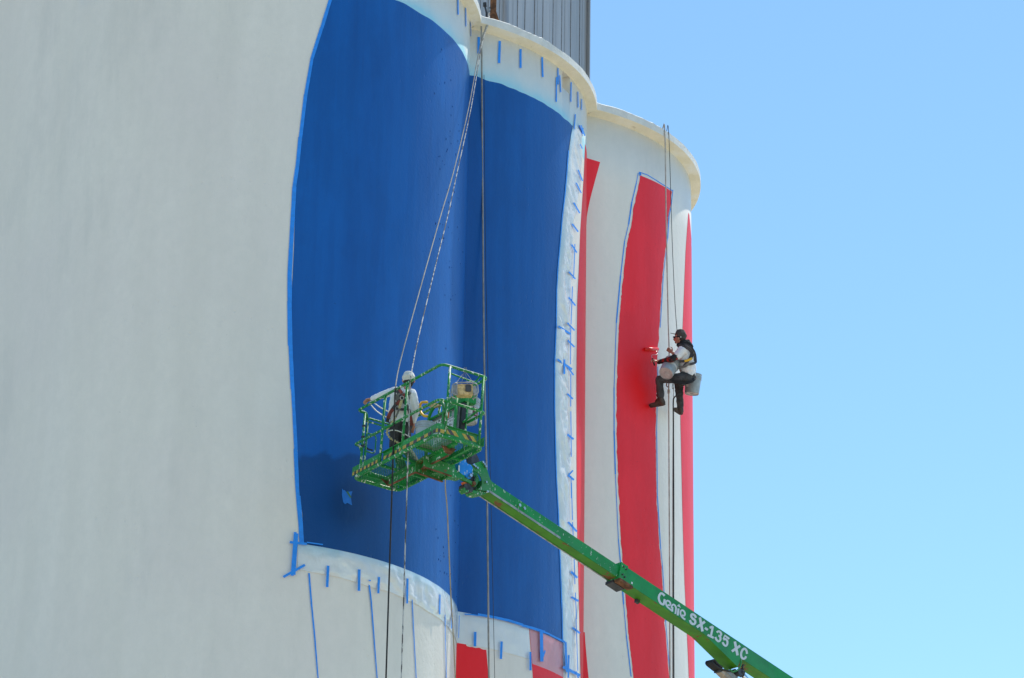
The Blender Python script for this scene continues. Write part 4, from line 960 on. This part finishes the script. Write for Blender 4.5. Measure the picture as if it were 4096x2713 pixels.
# ------------------------------------------------------------------ people
def capsule(bm, p0, r0, p1, r1, flat=None):
    pts = []
    for p, r in ((p0, r0), (p1, r1)):
        for a in range(5):
            ph = -pi / 2 + pi * a / 4
            for b in range(8 if a not in (0, 4) else 1):
                al = 2 * pi * b / 8; d = Vector((cos(ph) * cos(al), cos(ph) * sin(al), sin(ph))) * r
                if flat:
                    for ax_, s_ in flat: d = d - ax_ * d.dot(ax_) * (1 - s_)
                pts.append(bm.verts.new(p + d))
    ret = bmesh.ops.convex_hull(bm, input=pts)
    junk = [e for e in ret['geom_interior'] + ret['geom_unused'] if isinstance(e, bmesh.types.BMVert)]
    bmesh.ops.delete(bm, geom=list(set(junk)), context='VERTS')
def remesh(name, caps, mat, parent, vox=.012, smooth=3, wr=0., ws=14):
    bm = bmesh.new()
    for c in caps: capsule(bm, *c)
    me = bpy.data.meshes.new('tmp'); bm.to_mesh(me); bm.free()
    o = bpy.data.objects.new('tmp', me); COL.objects.link(o)
    md = o.modifiers.new('r', 'REMESH'); md.mode = 'VOXEL'; md.voxel_size = vox
    sm = o.modifiers.new('s', 'SMOOTH'); sm.iterations = smooth; sm.factor = .5
    dg = bpy.context.evaluated_depsgraph_get(); dg.update()
    me2 = bpy.data.meshes.new_from_object(o.evaluated_get(dg)); bpy.data.objects.remove(o); me2.name = name
    if wr:
        for v in me2.vertices:
            n_ = noise.noise(v.co * ws) + .5 * noise.noise(v.co * ws * 2.3); v.co += v.normal * n_ * wr
    me2.polygons.foreach_set('use_smooth', [True] * len(me2.polygons)); me2.materials.clear()
    ob = link(name, me2, mat, parent); _W[ob.name] = Matrix.Identity(4); return ob
def hand(caps, wrist, kn, palmn, curl, size=1.):
    """palm and five curled fingers; kn: direction wrist->knuckles, palmn: palm normal (fingers curl towards it)"""
    k1 = kn.normalized(); n1 = (palmn - k1 * palmn.dot(k1)).normalized(); s1 = k1.cross(n1)
    L_ = .085 * size
    for s_ in (-.028, 0, .028): caps.append((wrist, .022 * size, wrist + k1 * L_ + s1 * s_ * size, .014 * size))
    for j, (s_, ln) in enumerate(((-.033, .062), (-.011, .075), (.011, .080), (.032, .072))):
        p = wrist + k1 * L_ + s1 * s_ * size; d = k1
        for q in range(3):
            a = curl * (q + .6); d = (k1 * cos(a) + n1 * sin(a)); p2 = p + d * ln * size * (.45, .32, .25)[q]
            caps.append((p, .0095 * size, p2, .0085 * size)); p = p2
    p = wrist + k1 * .03 * size + s1 * .03 * size; d = (s1 * .7 + k1 * .6 + n1 * .3).normalized(); p2 = p + d * .05 * size; caps.append((p, .013 * size, p2, .011 * size))
    d2 = (k1 * .6 + n1 * .8).normalized(); caps.append((p2, .011 * size, p2 + d2 * .035 * size, .009 * size))

# ---- worker standing in the platform
wx, wy, wz = Bpz(1640, 1905, .02)
ft = B(wx, wy, .03); DW = proj(ft + bZ * .9)[2]
wk = thing('person', 'worker in white long-sleeved shirt and cap standing on the platform, seen from behind', 'person', ft)
def WP(X, Y, d=0.): return P(1400 + X / 3.484, 1450 + Y / 3.484, DW + d)
fX = [(CF, .72)]
head = WP(818, 252)
hipL, hipR = WP(640, 860, .0), WP(770, 855, .02)
knL, knR = WP(615, 1180, .05), WP(765, 1175, .08)
anL, anR = ft + bX * -.16 + bZ * .09, ft + bX * .14 + bZ * .09 + bY * .05
shL, shR = WP(612, 405, .03), WP(868, 440, -.02)
elL, wrL = WP(430, 462, .14), WP(300, 508, .22); elR, wrR = WP(925, 660, .0), WP(882, 860, .03)
neck = WP(785, 385, 0); ch_c = WP(735, 520, .02); wa = WP(705, 745, .02)
def flat(s_): return [(CF, s_)]
skin = [(head + CU * .02, .092, head - CU * .03, .078), (head - CU * .06 , .055, neck, .06), (neck, .065, ch_c, .10, flat(.7)), (ch_c, .12, wa, .10, flat(.6)), (wa, .10, (hipL + hipR) / 2, .11, flat(.6)),
        (shL, .055, elL, .042), (elL, .042, wrL, .030), (shR, .055, elR, .044), (elR, .044, wrR, .030), (hipL, .075, knL, .055), (knL, .056, anL, .040), (hipR, .075, knR, .055), (knR, .056, anR, .040),
        (anL, .04, anL + CF * .14 - bZ * .04, .03), (anR, .04, anR + CF * .14 - bZ * .04, .03), (head - CR * .085 - CU * .02, .016, head - CR * .09 + CU * .01, .014), (head + CR * .085 - CU * .02, .016, head + CR * .09 + CU * .01, .014),
        (head + CF * .09 - CU * .02, .016, head + CF * .10 - CU * .035, .016), (head + CF * .07 - CU * .07, .03, head + CF * .06 - CU * .09, .025)]
hand(skin, wrL, (wrL - elL), -bZ, .6); hand(skin, wrR, (wrR - elR).normalized(), CF, .5)
remesh('body', skin, M_skin, wk, .009, 2)
sh = [(shL + (neck - shL) * .2, .072, shR + (neck - shR) * .2, .076, flat(.8)), (shL, .072, elL, .058), (elL, .058, WP(318, 502, .21), .042), (shR, .074, elR, .058), (elR, .058, WP(890, 815, .02), .044),
      (WP(672, 450), .125, WP(650, 700), .135, flat(.62)), (WP(800, 460), .125, WP(790, 690), .12, flat(.62)), (WP(650, 700), .135, WP(640, 770), .13, flat(.62)), (WP(790, 690), .12, WP(775, 775), .125, flat(.62)), (WP(720, 420), .11, WP(720, 650), .13, flat(.7)), (neck - CU * .03, .07, WP(760, 440), .09)]
remesh('shirt', sh, M_wshirt, wk, .010, 3, wr=.007, ws=16)
tr = [(WP(650, 770, .02), .125, WP(645, 900, .02), .125, flat(.75)), (WP(770, 770, .02), .12, WP(765, 900, .02), .12, flat(.75)), (hipL, .105, knL, .080), (knL, .080, anL + bZ * .02, .066), (hipR, .105, knR, .080), (knR, .080, anR + bZ * .02, .066)]
remesh('trousers', tr, M_trou, wk, .011, 3, wr=.008, ws=12)
for a in (anL, anR): remesh('boot', [(a + bZ * .03, .052, a - bZ * .035, .050), (a - bZ * .035, .05, a + CF * .16 - bZ * .05, .038, [(bZ, .9)])], M_boot, wk, .008, 2)
cap_ = [(head + CU * .055 - CF * .005, .100, head + CU * .035, .102), (head + CF * .09 + CU * .03 - CR * .03, .07, head + CF * .15 + CU * .015 - CR * .04, .055, [(CU, .15)])]
remesh('cap', cap_, M_wcap, wk, .008, 3, wr=.004, ws=20)
remesh('hair', [(head - CU * .02 - CF * .02, .088, head - CU * .045 - CF * .02, .070)], M_hair, wk, .008, 2)
def strap(pts, w_, mat, parent, name='harness_strap', out=-CF, th=.006):
    """flat webbing through world points, its face turned to `out`"""
    q = catmull(pts, 5); m = MB(); n = len(q)
    for j in range(n):
        d = (q[min(j + 1, n - 1)] - q[max(j - 1, 0)]).normalized(); s_ = d.cross(out); s_ = s_.normalized() * w_ / 2; u_ = s_.cross(d).normalized() * th / 2
        m.v += [q[j] - s_ - u_, q[j] + s_ - u_, q[j] + s_ + u_, q[j] - s_ + u_]
    for j in range(n - 1):
        for e in range(4): m.f.append((4 * j + e, 4 * j + (e + 1) % 4, 4 * j + 4 + (e + 1) % 4, 4 * j + 4 + e))
    m.f += [(0, 3, 2, 1), (4 * n - 4, 4 * n - 3, 4 * n - 2, 4 * n - 1)]; m.mi = [0] * len(m.f)
    return m.build(name, mat, parent)
hb = -.115
strap([WP(650, 395, -.08), WP(690, 440, hb), WP(725, 500, hb - .01), WP(760, 560, hb - .01), WP(820, 660, hb), WP(850, 800, -.09), WP(862, 880, -.08)], .05, M_harn, wk)
strap([WP(850, 410, -.08), WP(790, 450, hb), WP(725, 500, hb - .012), WP(655, 570, hb - .01), WP(575, 680, hb), WP(530, 790, -.09), WP(515, 830, -.06)], .05, M_harn, wk)
strap([WP(600, 650, hb - .004), WP(560, 705, hb - .002), WP(528, 780, -.10)], .055, M_harnr, wk)
strap([WP(670, 360, -.09), WP(700, 395, hb - .006), WP(725, 430, hb - .01)], .045, M_harnr, wk)
strap([WP(700, 540, hb - .016), WP(650, 590, hb - .012)], .055, M_harnr, wk)
strap([WP(740, 440, hb - .015), WP(770, 475, hb - .012)], .05, M_harnr, wk)
strap([WP(640, 640, hb), WP(720, 655, hb - .006), WP(800, 650, hb)], .04, M_harn, wk)
strap([WP(630, 500, hb + .002), WP(720, 470, hb - .004), WP(800, 500, hb + .002)], .10, M_harng, wk, name='harness_back_pad')
strap([WP(825, 700, hb + .01), WP(848, 790, -.10), WP(862, 880, -.08)], .05, M_harnr, wk)
MB().tube([WP(725, 495, hb - .035) + (CR * cos(a) + CU * sin(a)) * .028 for a in [2 * pi * k_ / 14 for k_ in range(14)]], .006, 6, closed=True).build('harness_ring', M_steel, wk, smooth=True)
lan = thing('lanyard', 'cream safety lanyard hanging from the harness of the worker on the platform', 'lanyard', WP(725, 520, hb - .04))
strap([WP(725, 520, hb - .04), WP(700, 590, hb - .045), WP(690, 640, hb - .045)], .040, M_lan, lan, name='webbing')
strap([WP(690, 640, hb - .045), WP(665, 700, hb - .045), WP(640, 760, hb - .04)], .030, M_harng, lan, name='energy_absorber')
pz = catmull([WP(640, 760, hb - .04), WP(590, 830, hb - .05), WP(540, 900, hb - .05), WP(515, 975, hb - .05), WP(555, 1050, hb - .06), WP(620, 1090, hb - .07), WP(690, 1130, hb - .07)], 8)
rr2 = [.016 + .007 * sin(j * 1.9) for j in range(len(pz))]
MB().tube(pz, rr2, 8).build('gathered_webbing', M_lan, lan, smooth=True)
hs = MB(); hs.tube(catmull([WP(570, 700, .12), WP(470, 655, .04), WP(395, 610, .1), WP(330, 560, .16), WP(285, 545, .2), WP(292, 590, .18), WP(350, 660, .12), WP(420, 715, .06), WP(490, 755, .03), WP(570, 800, .13)], 6), .0085, 8)
tag(hs.build('spray_hose', M_hose, None, smooth=True), 'white paint hose drooping from the left hand of the platform worker', 'hose', 'paint hoses'); hs = MB()
hs.tube(catmull([WP(505, 985, -.14), WP(560, 950, -.17), WP(640, 948, -.18), WP(720, 975, -.17), WP(790, 1015, -.14), WP(850, 1050, -.05)], 6), .0095, 8)
tag(hs.build('spray_hose', M_hose, None, smooth=True), 'thin white paint hose curving behind the hips of the platform worker', 'hose', 'paint hoses')

# ---- painter hanging on ropes beside the red stripe
rimp = hit(2657, 513, 2, DL)[0]
rope_a = S(2, rimp, H, DL + .014); DR = proj(Vector((rope_a.x, rope_a.y, P(2675, 1400, 54).z)))[2]
def HP(X, Y, d=0.): return P(2500 + X / 3.733, 1280 + Y / 3.733, DR + d)
def wallpt(X, Y, off):
    x, y = 2500 + X / 3.733, 1280 + Y / 3.733; th, z = hit(x, y, 2); return S(2, th, z, off)
pa = thing('person', 'painter in grey cap, white T-shirt and dark trousers hanging on ropes beside the red stripe', 'person', HP(930, 880, -.3))
toe_ = wallpt(362, 1292, .045); dT = proj(toe_)[2] - DR
print('DR', DR, 'toe d', dT, 'silo scale', FPX / DR)
hd = HP(820, 262, -.28)
FD = (-CR * .93 + CF * .36).normalized()       # way the painter faces
LD = (-CF * .93 - CR * .36).normalized()       # painter's left, towards the camera
nk = HP(862, 372, -.28); chs = HP(905, 520, -.30); wst = HP(925, 730, -.30)
sL, sR = HP(845, 455, -.50), HP(890, 435, -.14)
eL, wL_ = HP(705, 585, -.60), HP(488, 622, min(-.3, dT - .02))
eR, wR_ = HP(785, 560, -.05), HP(712, 492, -.04)
hL, hR = HP(925, 850, -.42), HP(955, 845, -.2)
kL, kR = HP(510, 885, -.44), HP(800, 950, -.02)
aL, aR = HP(535, 1175, -.40), HP(826, 1310, -.02)
hlL = HP(575, 1262, -.40); tL = toe_
hlR = HP(835, 1400, -.04); tR = HP(755, 1345, .14)
fl_ = [(LD, 1.0)]
sk = [(hd + CU * .03, .098, hd + FD * .03 - CU * .02, .078, [(LD, .85)]), (hd + FD * .045 - CU * .05, .050, hd + FD * .055 - CU * .085, .034, [(LD, .9)]), (hd - CU * .05, .055, nk, .058), (nk, .06, chs, .10), (chs, .12, wst, .10), (wst, .10, (hL + hR) / 2, .11),
      (hd + FD * .10 - CU * .005, .014, hd + FD * .118 - CU * .035, .016), (hd + FD * .10 - CU * .058, .012, hd + FD * .105 - CU * .062, .012), (hd + LD * .085 - CU * .01, .018, hd + LD * .088 - CU * .04, .014),
      (sL, .055, eL, .045), (eL, .044, wL_, .030), (sR, .055, eR, .045), (eR, .044, wR_, .030), (hL, .10, kL, .062), (kL, .060, aL, .042), (hR, .10, kR, .062), (kR, .06, aR, .042), (aL, .03, (aL + tL) / 2, .02), (aR, .03, (aR + tR) / 2, .02)]
hand(sk, wL_, (HP(420, 600, min(-.3, dT - .02)) - wL_), -CU - FD * .2, .85); hand(sk, wR_, (HP(665, 455, .0) - wR_), (-CF - CR * .2), .9)
remesh('body', sk, M_skin, pa, .008, 2)
ts = [(sL, .088, HP(790, 530, -.55), .082), (sR, .085, HP(830, 515, -.09), .078), (sL + CR * .03, .09, sR + CR * .03, .09), (HP(915, 490, -.38), .13, HP(930, 700, -.40), .14), (HP(915, 490, -.22), .13, HP(930, 700, -.22), .135), (HP(878, 520, -.30), .12, HP(900, 720, -.30), .13),
      (HP(930, 700, -.40), .125, HP(955, 775, -.40), .115), (HP(930, 700, -.22), .12, HP(955, 775, -.22), .115), (HP(960, 600, -.3), .11, HP(985, 740, -.3), .10), (HP(985, 740, -.32), .09, HP(1030, 820, -.30), .035)]
remesh('t_shirt', ts, M_wshirt, pa, .010, 3, wr=.007, ws=16)
remesh('sleeve', [(HP(765, 545, -.56), .062, eL, .064), (eL, .062, HP(505, 628, min(-.3, dT - .02)), .044)], M_sleeve, pa, .008, 2, wr=.006, ws=22)
tz = [(hL, .118, HP(820, 870, -.44), .105), (HP(820, 870, -.44), .105, kL, .074), (kL, .074, HP(532, 1135, -.40), .072), (hR, .118, kR, .088), (kR, .084, HP(826, 1290, -.02), .066), (HP(935, 800, -.38), .115, HP(960, 850, -.36), .125), (HP(940, 800, -.22), .115, HP(965, 850, -.22), .125)]
remesh('trousers', tz, M_trou, pa, .010, 3, wr=.009, ws=13)
for a, hh_, tt_ in ((aL, hlL, tL), (aR, hlR, tR)):
    dn = (hh_ - a).normalized()
    bo_ = remesh('boot', [(a - dn * .07, .060, hh_ - dn * .04, .056), (hh_ - dn * .04, .05, tt_ - dn * .015, .040), (a, .056, (a + tt_ * .6 + hh_ * .0) / 1.6, .045)], M_boot, pa, .008, 2)
    remesh('sole', [(hh_ + dn * .005, .046, tt_ + dn * .020, .036, [(dn, .45)])], M_sole, bo_, .007, 1)
remesh('hood', [(HP(860, 345, -.30), .075, HP(925, 350, -.28), .075), (HP(925, 350, -.28), .078, HP(975, 400, -.28), .06), (HP(800, 375, -.30), .045, HP(880, 400, -.30), .09), (HP(830, 390, -.38), .05, HP(900, 400, -.38), .06)], M_hood, pa, .008, 3, wr=.008, ws=24)
cp = remesh('cap', [(hd + CU * .055 - FD * .012, .108, hd + CU * .03 - FD * .03, .106, [(LD, .88)]), (hd + FD * .085 + CU * .062, .060, hd + FD * .155 + CU * .075, .040, [((CU - FD * .15).normalized(), .16)])], M_cap, pa, .007, 2)
MB().prism([HP(822, 262, -.385), HP(845, 262, -.385), HP(834, 243, -.385)], CF * .01).build('cap_emblem', M_paper, cp)
gl = MB(); gl.box(hd + FD * .070 + LD * .052 - CU * .012, FD * .045, -LD * .10, CU * .034); gl.box(hd + FD * -.02 + LD * .082 + CU * .008, FD * .10, LD * .006, CU * .012); gl.build('sunglasses', M_glass, pa)
remesh('beard', [(hd + FD * .075 - CU * .10, .016, hd + FD * .085 - CU * .088, .016)], M_hair, pa, .005, 1)
# harness on the painter
y_ = -.555
strap([HP(800, 380, -.50), HP(880, 400, y_), HP(960, 440, y_), HP(1000, 500, y_ + .02), HP(990, 560, y_ + .02)], .055, M_harn, pa)
strap([HP(880, 370, -.42), HP(960, 400, -.48), HP(1010, 450, -.48), HP(1040, 520, -.42), HP(1050, 620, -.40)], .06, M_harn, pa)
strap([HP(905, 375, -.49), HP(960, 410, -.53), HP(1010, 470, -.50), HP(1028, 500, -.46)], .02, M_harng, pa)
strap([HP(1000, 480, y_ + .03), HP(975, 560, y_), HP(935, 620, y_), HP(880, 690, y_ + .01)], .05, M_harn, pa)
strap([HP(815, 622, y_ + .03), HP(900, 612, y_), HP(960, 595, y_ - .005), HP(1000, 560, y_ + .02)], .045, M_harn, pa)
strap([HP(890, 615, y_ - .01), HP(950, 598, y_ - .014), HP(1002, 573, y_)], .040, M_yellow, pa)
strap([HP(800, 705, y_ + .04), HP(870, 700, y_), HP(930, 670, y_), HP(960, 640, y_)], .045, M_harng, pa)
strap([HP(945, 665, y_ + .01), HP(1000, 655, y_ + .02), HP(1045, 640, y_ + .07), HP(1062, 615, y_ + .10)], .045, M_harn, pa)
# bosun seat
se = thing('bosun_chair', 'dark sling seat under the hanging painter', 'seat', HP(800, 940, -.3))
MB().box(HP(655, 935, -.52), (HP(900, 955, -.52) - HP(655, 935, -.52)), CF * .42, CU * .028).build('seat_board', M_black, se)
strap([HP(700, 915, -.55), HP(850, 940, -.56), HP(960, 930, -.54), HP(1040, 880, -.44), HP(1062, 850, -.30)], .05, M_hood, se, name='seat_strap')
strap([HP(1000, 900, -.50), HP(930, 940, -.55), HP(850, 955, -.56)], .05, M_harn, se, name='seat_strap')
MB().tube(catmull([HP(710, 950, -.5), HP(706, 1010, -.5), HP(716, 1030, -.5), HP(726, 1010, -.5), HP(724, 950, -.5)], 5), .006, 6).build('seat_loop', M_ropek, se)
MB().tube(catmull([HP(850, 985, -.5), HP(868, 1000, -.5), HP(860, 1060, -.5), HP(850, 1090, -.5)], 5), .007, 6).build('seat_loop', M_ropek, se)
# buckets on the seat
axb = (HP(612, 800, -.60) - HP(705, 640, -.33)).normalized()
c1_ = HP(612, 800, -.60) - axb * .37
t, *_ = bucket('grey bucket tipped towards the camera in front of the hanging painter', c1_, axb)
e1 = (tocam - axb * tocam.dot(axb)).normalized()
wrap(t, c1_, axb, tocam, -1.2, -.1, .05, .20, M_paper, 'white_label'); wrap(t, c1_, axb, tocam, -.05, .5, .06, .22, M_paper, 'white_label')
bail(t, c1_ + CR * .15, c1_ - CR * .15, c1_ - axb * .16)
c2_ = HP(1022, 815, .05); ax2 = (HP(1000, 1090, .03) - HP(1027, 815, .05)).normalized()
ax2 = (ax2 - CF * .22).normalized()
t, *_ = bucket('grey bucket hanging upright behind the back of the painter', c2_, ax2)
wrap(t, c2_, ax2, tocam, .62, 1.25, .13, .27, M_paper, 'white_label')
wrap(t, c2_, ax2, tocam, -.62, -1.25, .13, .27, M_paper, 'white_label') if False else None
# roller
rlw = wallpt(360, 445, .03); dRl = proj(rlw)[2] - DR
ro_ = thing('paint_roller', 'paint roller with wet red sleeve held against the red stripe', 'paint roller', HP(440, 640, dRl))
ra_, rb_ = wallpt(278, 445, .032), wallpt(455, 447, .05)
MB().tube([ra_, rb_], [.033, .031], 16).build('roller_sleeve', M_wetred, ro_, smooth=True)
dh = min(-.3, dT - .02)
MB().tube([rb_, HP(470, 470, dRl), HP(488, 508, dRl - .05), HP(470, 520, dh + .05), HP(400, 524, dh + .02), HP(398, 550, dh), HP(410, 578, dh)], .0045, 8, corner=.02).build('wire_frame', M_steel, ro_, smooth=True)
MB().tube([HP(410, 572, dh), HP(425, 630, dh), HP(443, 682, dh)], [.013, .017, .014], 10).build('handle', M_black, ro_, smooth=True)

# ------------------------------------------------------------------ ropes
def rope(label, pts, r, mat, n=5, group='ropes hanging down the silos', name='rope', seg=8):
    q = catmull(pts, n); o = MB().tube(q, r, seg).build(name, mat, None, smooth=True); return tag(o, label, 'rope', group)
zlow = .3
def ext(a, b, L_=14.): return b + (b - a).normalized() * L_
def drop(p, z=zlow): return Vector((p.x, p.y, z))
def CV(X, Y): return (1880 + X / 5.225, Y / 5.225)
th_a, _z = hit(1955, 60, 1)
anchor = P(1958, 30, proj(S(1, th_a, H, DL))[2] + .5)
edge = P(1949, 92, proj(S(1, hit(1949, 92, 1)[0], H, DL))[2] - .04)
kL3 = B(*Bpx(1581, 1553, -.045)); kR3 = B(*Bpx(1641, 1520, -.045))
def ln(a, b, t_): return a + (b - a) * t_
def viapx(a, b, px, py):      # point on the ray through (px,py) at the depth of the a-b line there
    da, db = proj(a), proj(b); t_ = (py - da[1]) / (db[1] - da[1]); return P(px, py, da[2] + (db[2] - da[2]) * t_)
rope('grey rope running from the roof post down over the platform rail, black below', [anchor, edge, viapx(edge, kL3, 1920, 185), viapx(edge, kL3, 1874, 433), viapx(edge, kL3, 1813, 692), viapx(edge, kL3, 1757, 883), viapx(edge, kL3, 1660, 1230), viapx(edge, kL3, 1600, 1450), kL3], .009, M_ropeg)
rope('black rope hanging straight down past the platform floor, left of the flecked one', [kL3, kL3 + Vector((0, -.01, -.25)), kL3 + Vector((0, -.01, -1.2)), kL3 + Vector((0, -.01, -4)), drop(kL3)], .0125, M_ropek)
rope('white flecked rope running from the roof post to the platform rail behind the worker', [anchor + Vector((.01, 0, 0)), edge + Vector((.02, 0, 0)), viapx(edge, kR3, 1926, 185), viapx(edge, kR3, 1884, 433), viapx(edge, kR3, 1828, 692), viapx(edge, kR3, 1792, 860), viapx(edge, kR3, 1738, 1080), viapx(edge, kR3, 1670, 1367), kR3], .0078, M_ropew)
rope('black rope with white flecks hanging straight down past the middle of the platform', [kR3, kR3 + Vector((0, -.01, -.25)), kR3 + Vector((0, -.01, -1.2)), kR3 + Vector((0, -.01, -4)), drop(kR3)], .0095, M_ropew)
e2_ = P(1923, 52, proj(S(0, hit(1900, 60, 0)[0], H, DL))[2] + .1)
base_v = P(1926, 140, proj(S(1, hit(1926, 140, 1)[0], H - .5, .10))[2])
rope('thick grey twisted rope hanging straight down in the groove between blue fields', [e2_, base_v, P(1930, 700, base_v.y and proj(drop(base_v, 24))[2]), P(1936, 1400, proj(drop(base_v, 20))[2]), P(1948, 2000, proj(drop(base_v, 17.3))[2]), P(1956, 2713, proj(drop(base_v, 14))[2]), ext(P(1948, 2000, proj(drop(base_v, 17.3))[2]), P(1956, 2713, proj(drop(base_v, 14))[2]), 10)], .0155, M_ropeg)
b3 = P(1942, 1000, proj(drop(base_v, 22))[2])
rope('very thin dark line hanging just right of the thick grey rope', [P(1936, 300, proj(drop(base_v, 25.5))[2] - .02), b3, P(1954, 1600, proj(drop(base_v, 19))[2]), P(1966, 2100, proj(drop(base_v, 17))[2]), P(1979, 2713, proj(drop(base_v, 14))[2]), ext(P(1966, 2100, proj(drop(base_v, 17))[2]), P(1979, 2713, proj(drop(base_v, 14))[2]), 10)], .0045, M_ropek, seg=6)
tb = B(*Bpz(1781, 1906, -.20)); dtb = proj(tb)[2] + .1; dte = wdepth(1815, 2700, 0) - .55
def dtx(y): return dtb + (dte - dtb) * (y - 1906) / 807
rope('thin tan rope hanging from below the right half of the platform', [tb] + [P(x, y, dtx(y)) for x, y in ((1782, 1960), (1789, 2040), (1797, 2227), (1803, 2370), (1815, 2578), (1821, 2713))] + [ext(P(1815, 2578, dtx(2578)), P(1821, 2713, dtx(2713)), 9)], .0095, M_ropet)
def RDp(px, py): # depth of a vertical under rope_a at the pixel row
    z = P(px, py, DR).z; return proj(Vector((rope_a.x, rope_a.y, z)))[2]
rope('brown beaded rope from the far silo ledge down past the hands of the hanging painter', [rope_a + Vector((-.2, .3, 0)), rope_a + Vector((-.05, .06, .005)), rope_a - Vector((0, 0, .06)), P(2665, 900, RDp(2665, 900)), P(2673, 1280, RDp(2673, 1280)), P(2677, 1420, RDp(2677, 1420)), P(2675, 1560, RDp(2675, 1560)), P(2676, 1800, RDp(2676, 1800)), P(2679, 2400, RDp(2679, 2400)), P(2680, 2713, RDp(2680, 2713)), drop(P(2680, 2713, RDp(2680, 2713)))], .0125, M_ropebr)
b_b = S(2, hit(2673, 528, 2, DL)[0], H, DL + .012)
rope('thin dark rope from the far silo ledge to the back of the hanging painter', [b_b + Vector((-.2, .3, 0)), b_b + Vector((-.05, .06, .005)), b_b - Vector((0, 0, .06)), P(2690, 1000, RDp(2690, 1000) - .03), P(2706, 1300, DR - .18), HP(830, 300, -.12), HP(1000, 470, -.2)], .006, M_ropek, seg=6)
rope('thick black rope hanging from the seat of the painter to the ground', [HP(850, 1095, -.5), HP(800, 1110, -.5), HP(735, 1160, -.48), HP(721, 1240, -.46), HP(722, 1568, -.46), P(2695, 2150, RDp(2695, 2150) - .35), P(2695, 2713, RDp(2695, 2713) - .3), drop(P(2695, 2713, RDp(2695, 2713) - .3))], .0135, M_ropek)
rope('thin grey rope hanging just left of the thick black one below the painter', [HP(726, 1010, -.44), HP(724, 1200, -.42), HP(716, 1568, -.42), P(2690, 2150, RDp(2690, 2150) - .32), P(2690, 2713, RDp(2690, 2713) - .27), drop(P(2690, 2713, RDp(2690, 2713) - .27))], .006, M_ropeg, seg=6)
# rope grab and carabiner under the painter's seat
cbn = thing('carabiner', 'steel carabiner on the beaded rope under the hanging painter', 'carabiner', HP(640, 960, -.03))
MB().tube(catmull([HP(645, 915, -.03), HP(625, 930, -.03), HP(622, 985, -.03), HP(640, 1002, -.03), HP(655, 985, -.03), HP(655, 930, -.03), HP(645, 915, -.03)], 4), .010, 6).build('hook_body', M_rust, cbn, smooth=True)
MB().box(HP(632, 1100, -.06), CR * .05, CF * .03, CU * .075).build('rope_grab', M_steel, cbn)
MB().tube([HP(628, 1080, -.07), HP(675, 1076, -.07)], .014, 8).build('grab_pin', M_steel, cbn)
print('objects', len(bpy.data.objects), 'tris', sum(len(o.data.polygons) * 2 for o in bpy.data.objects if o.type == 'MESH'))
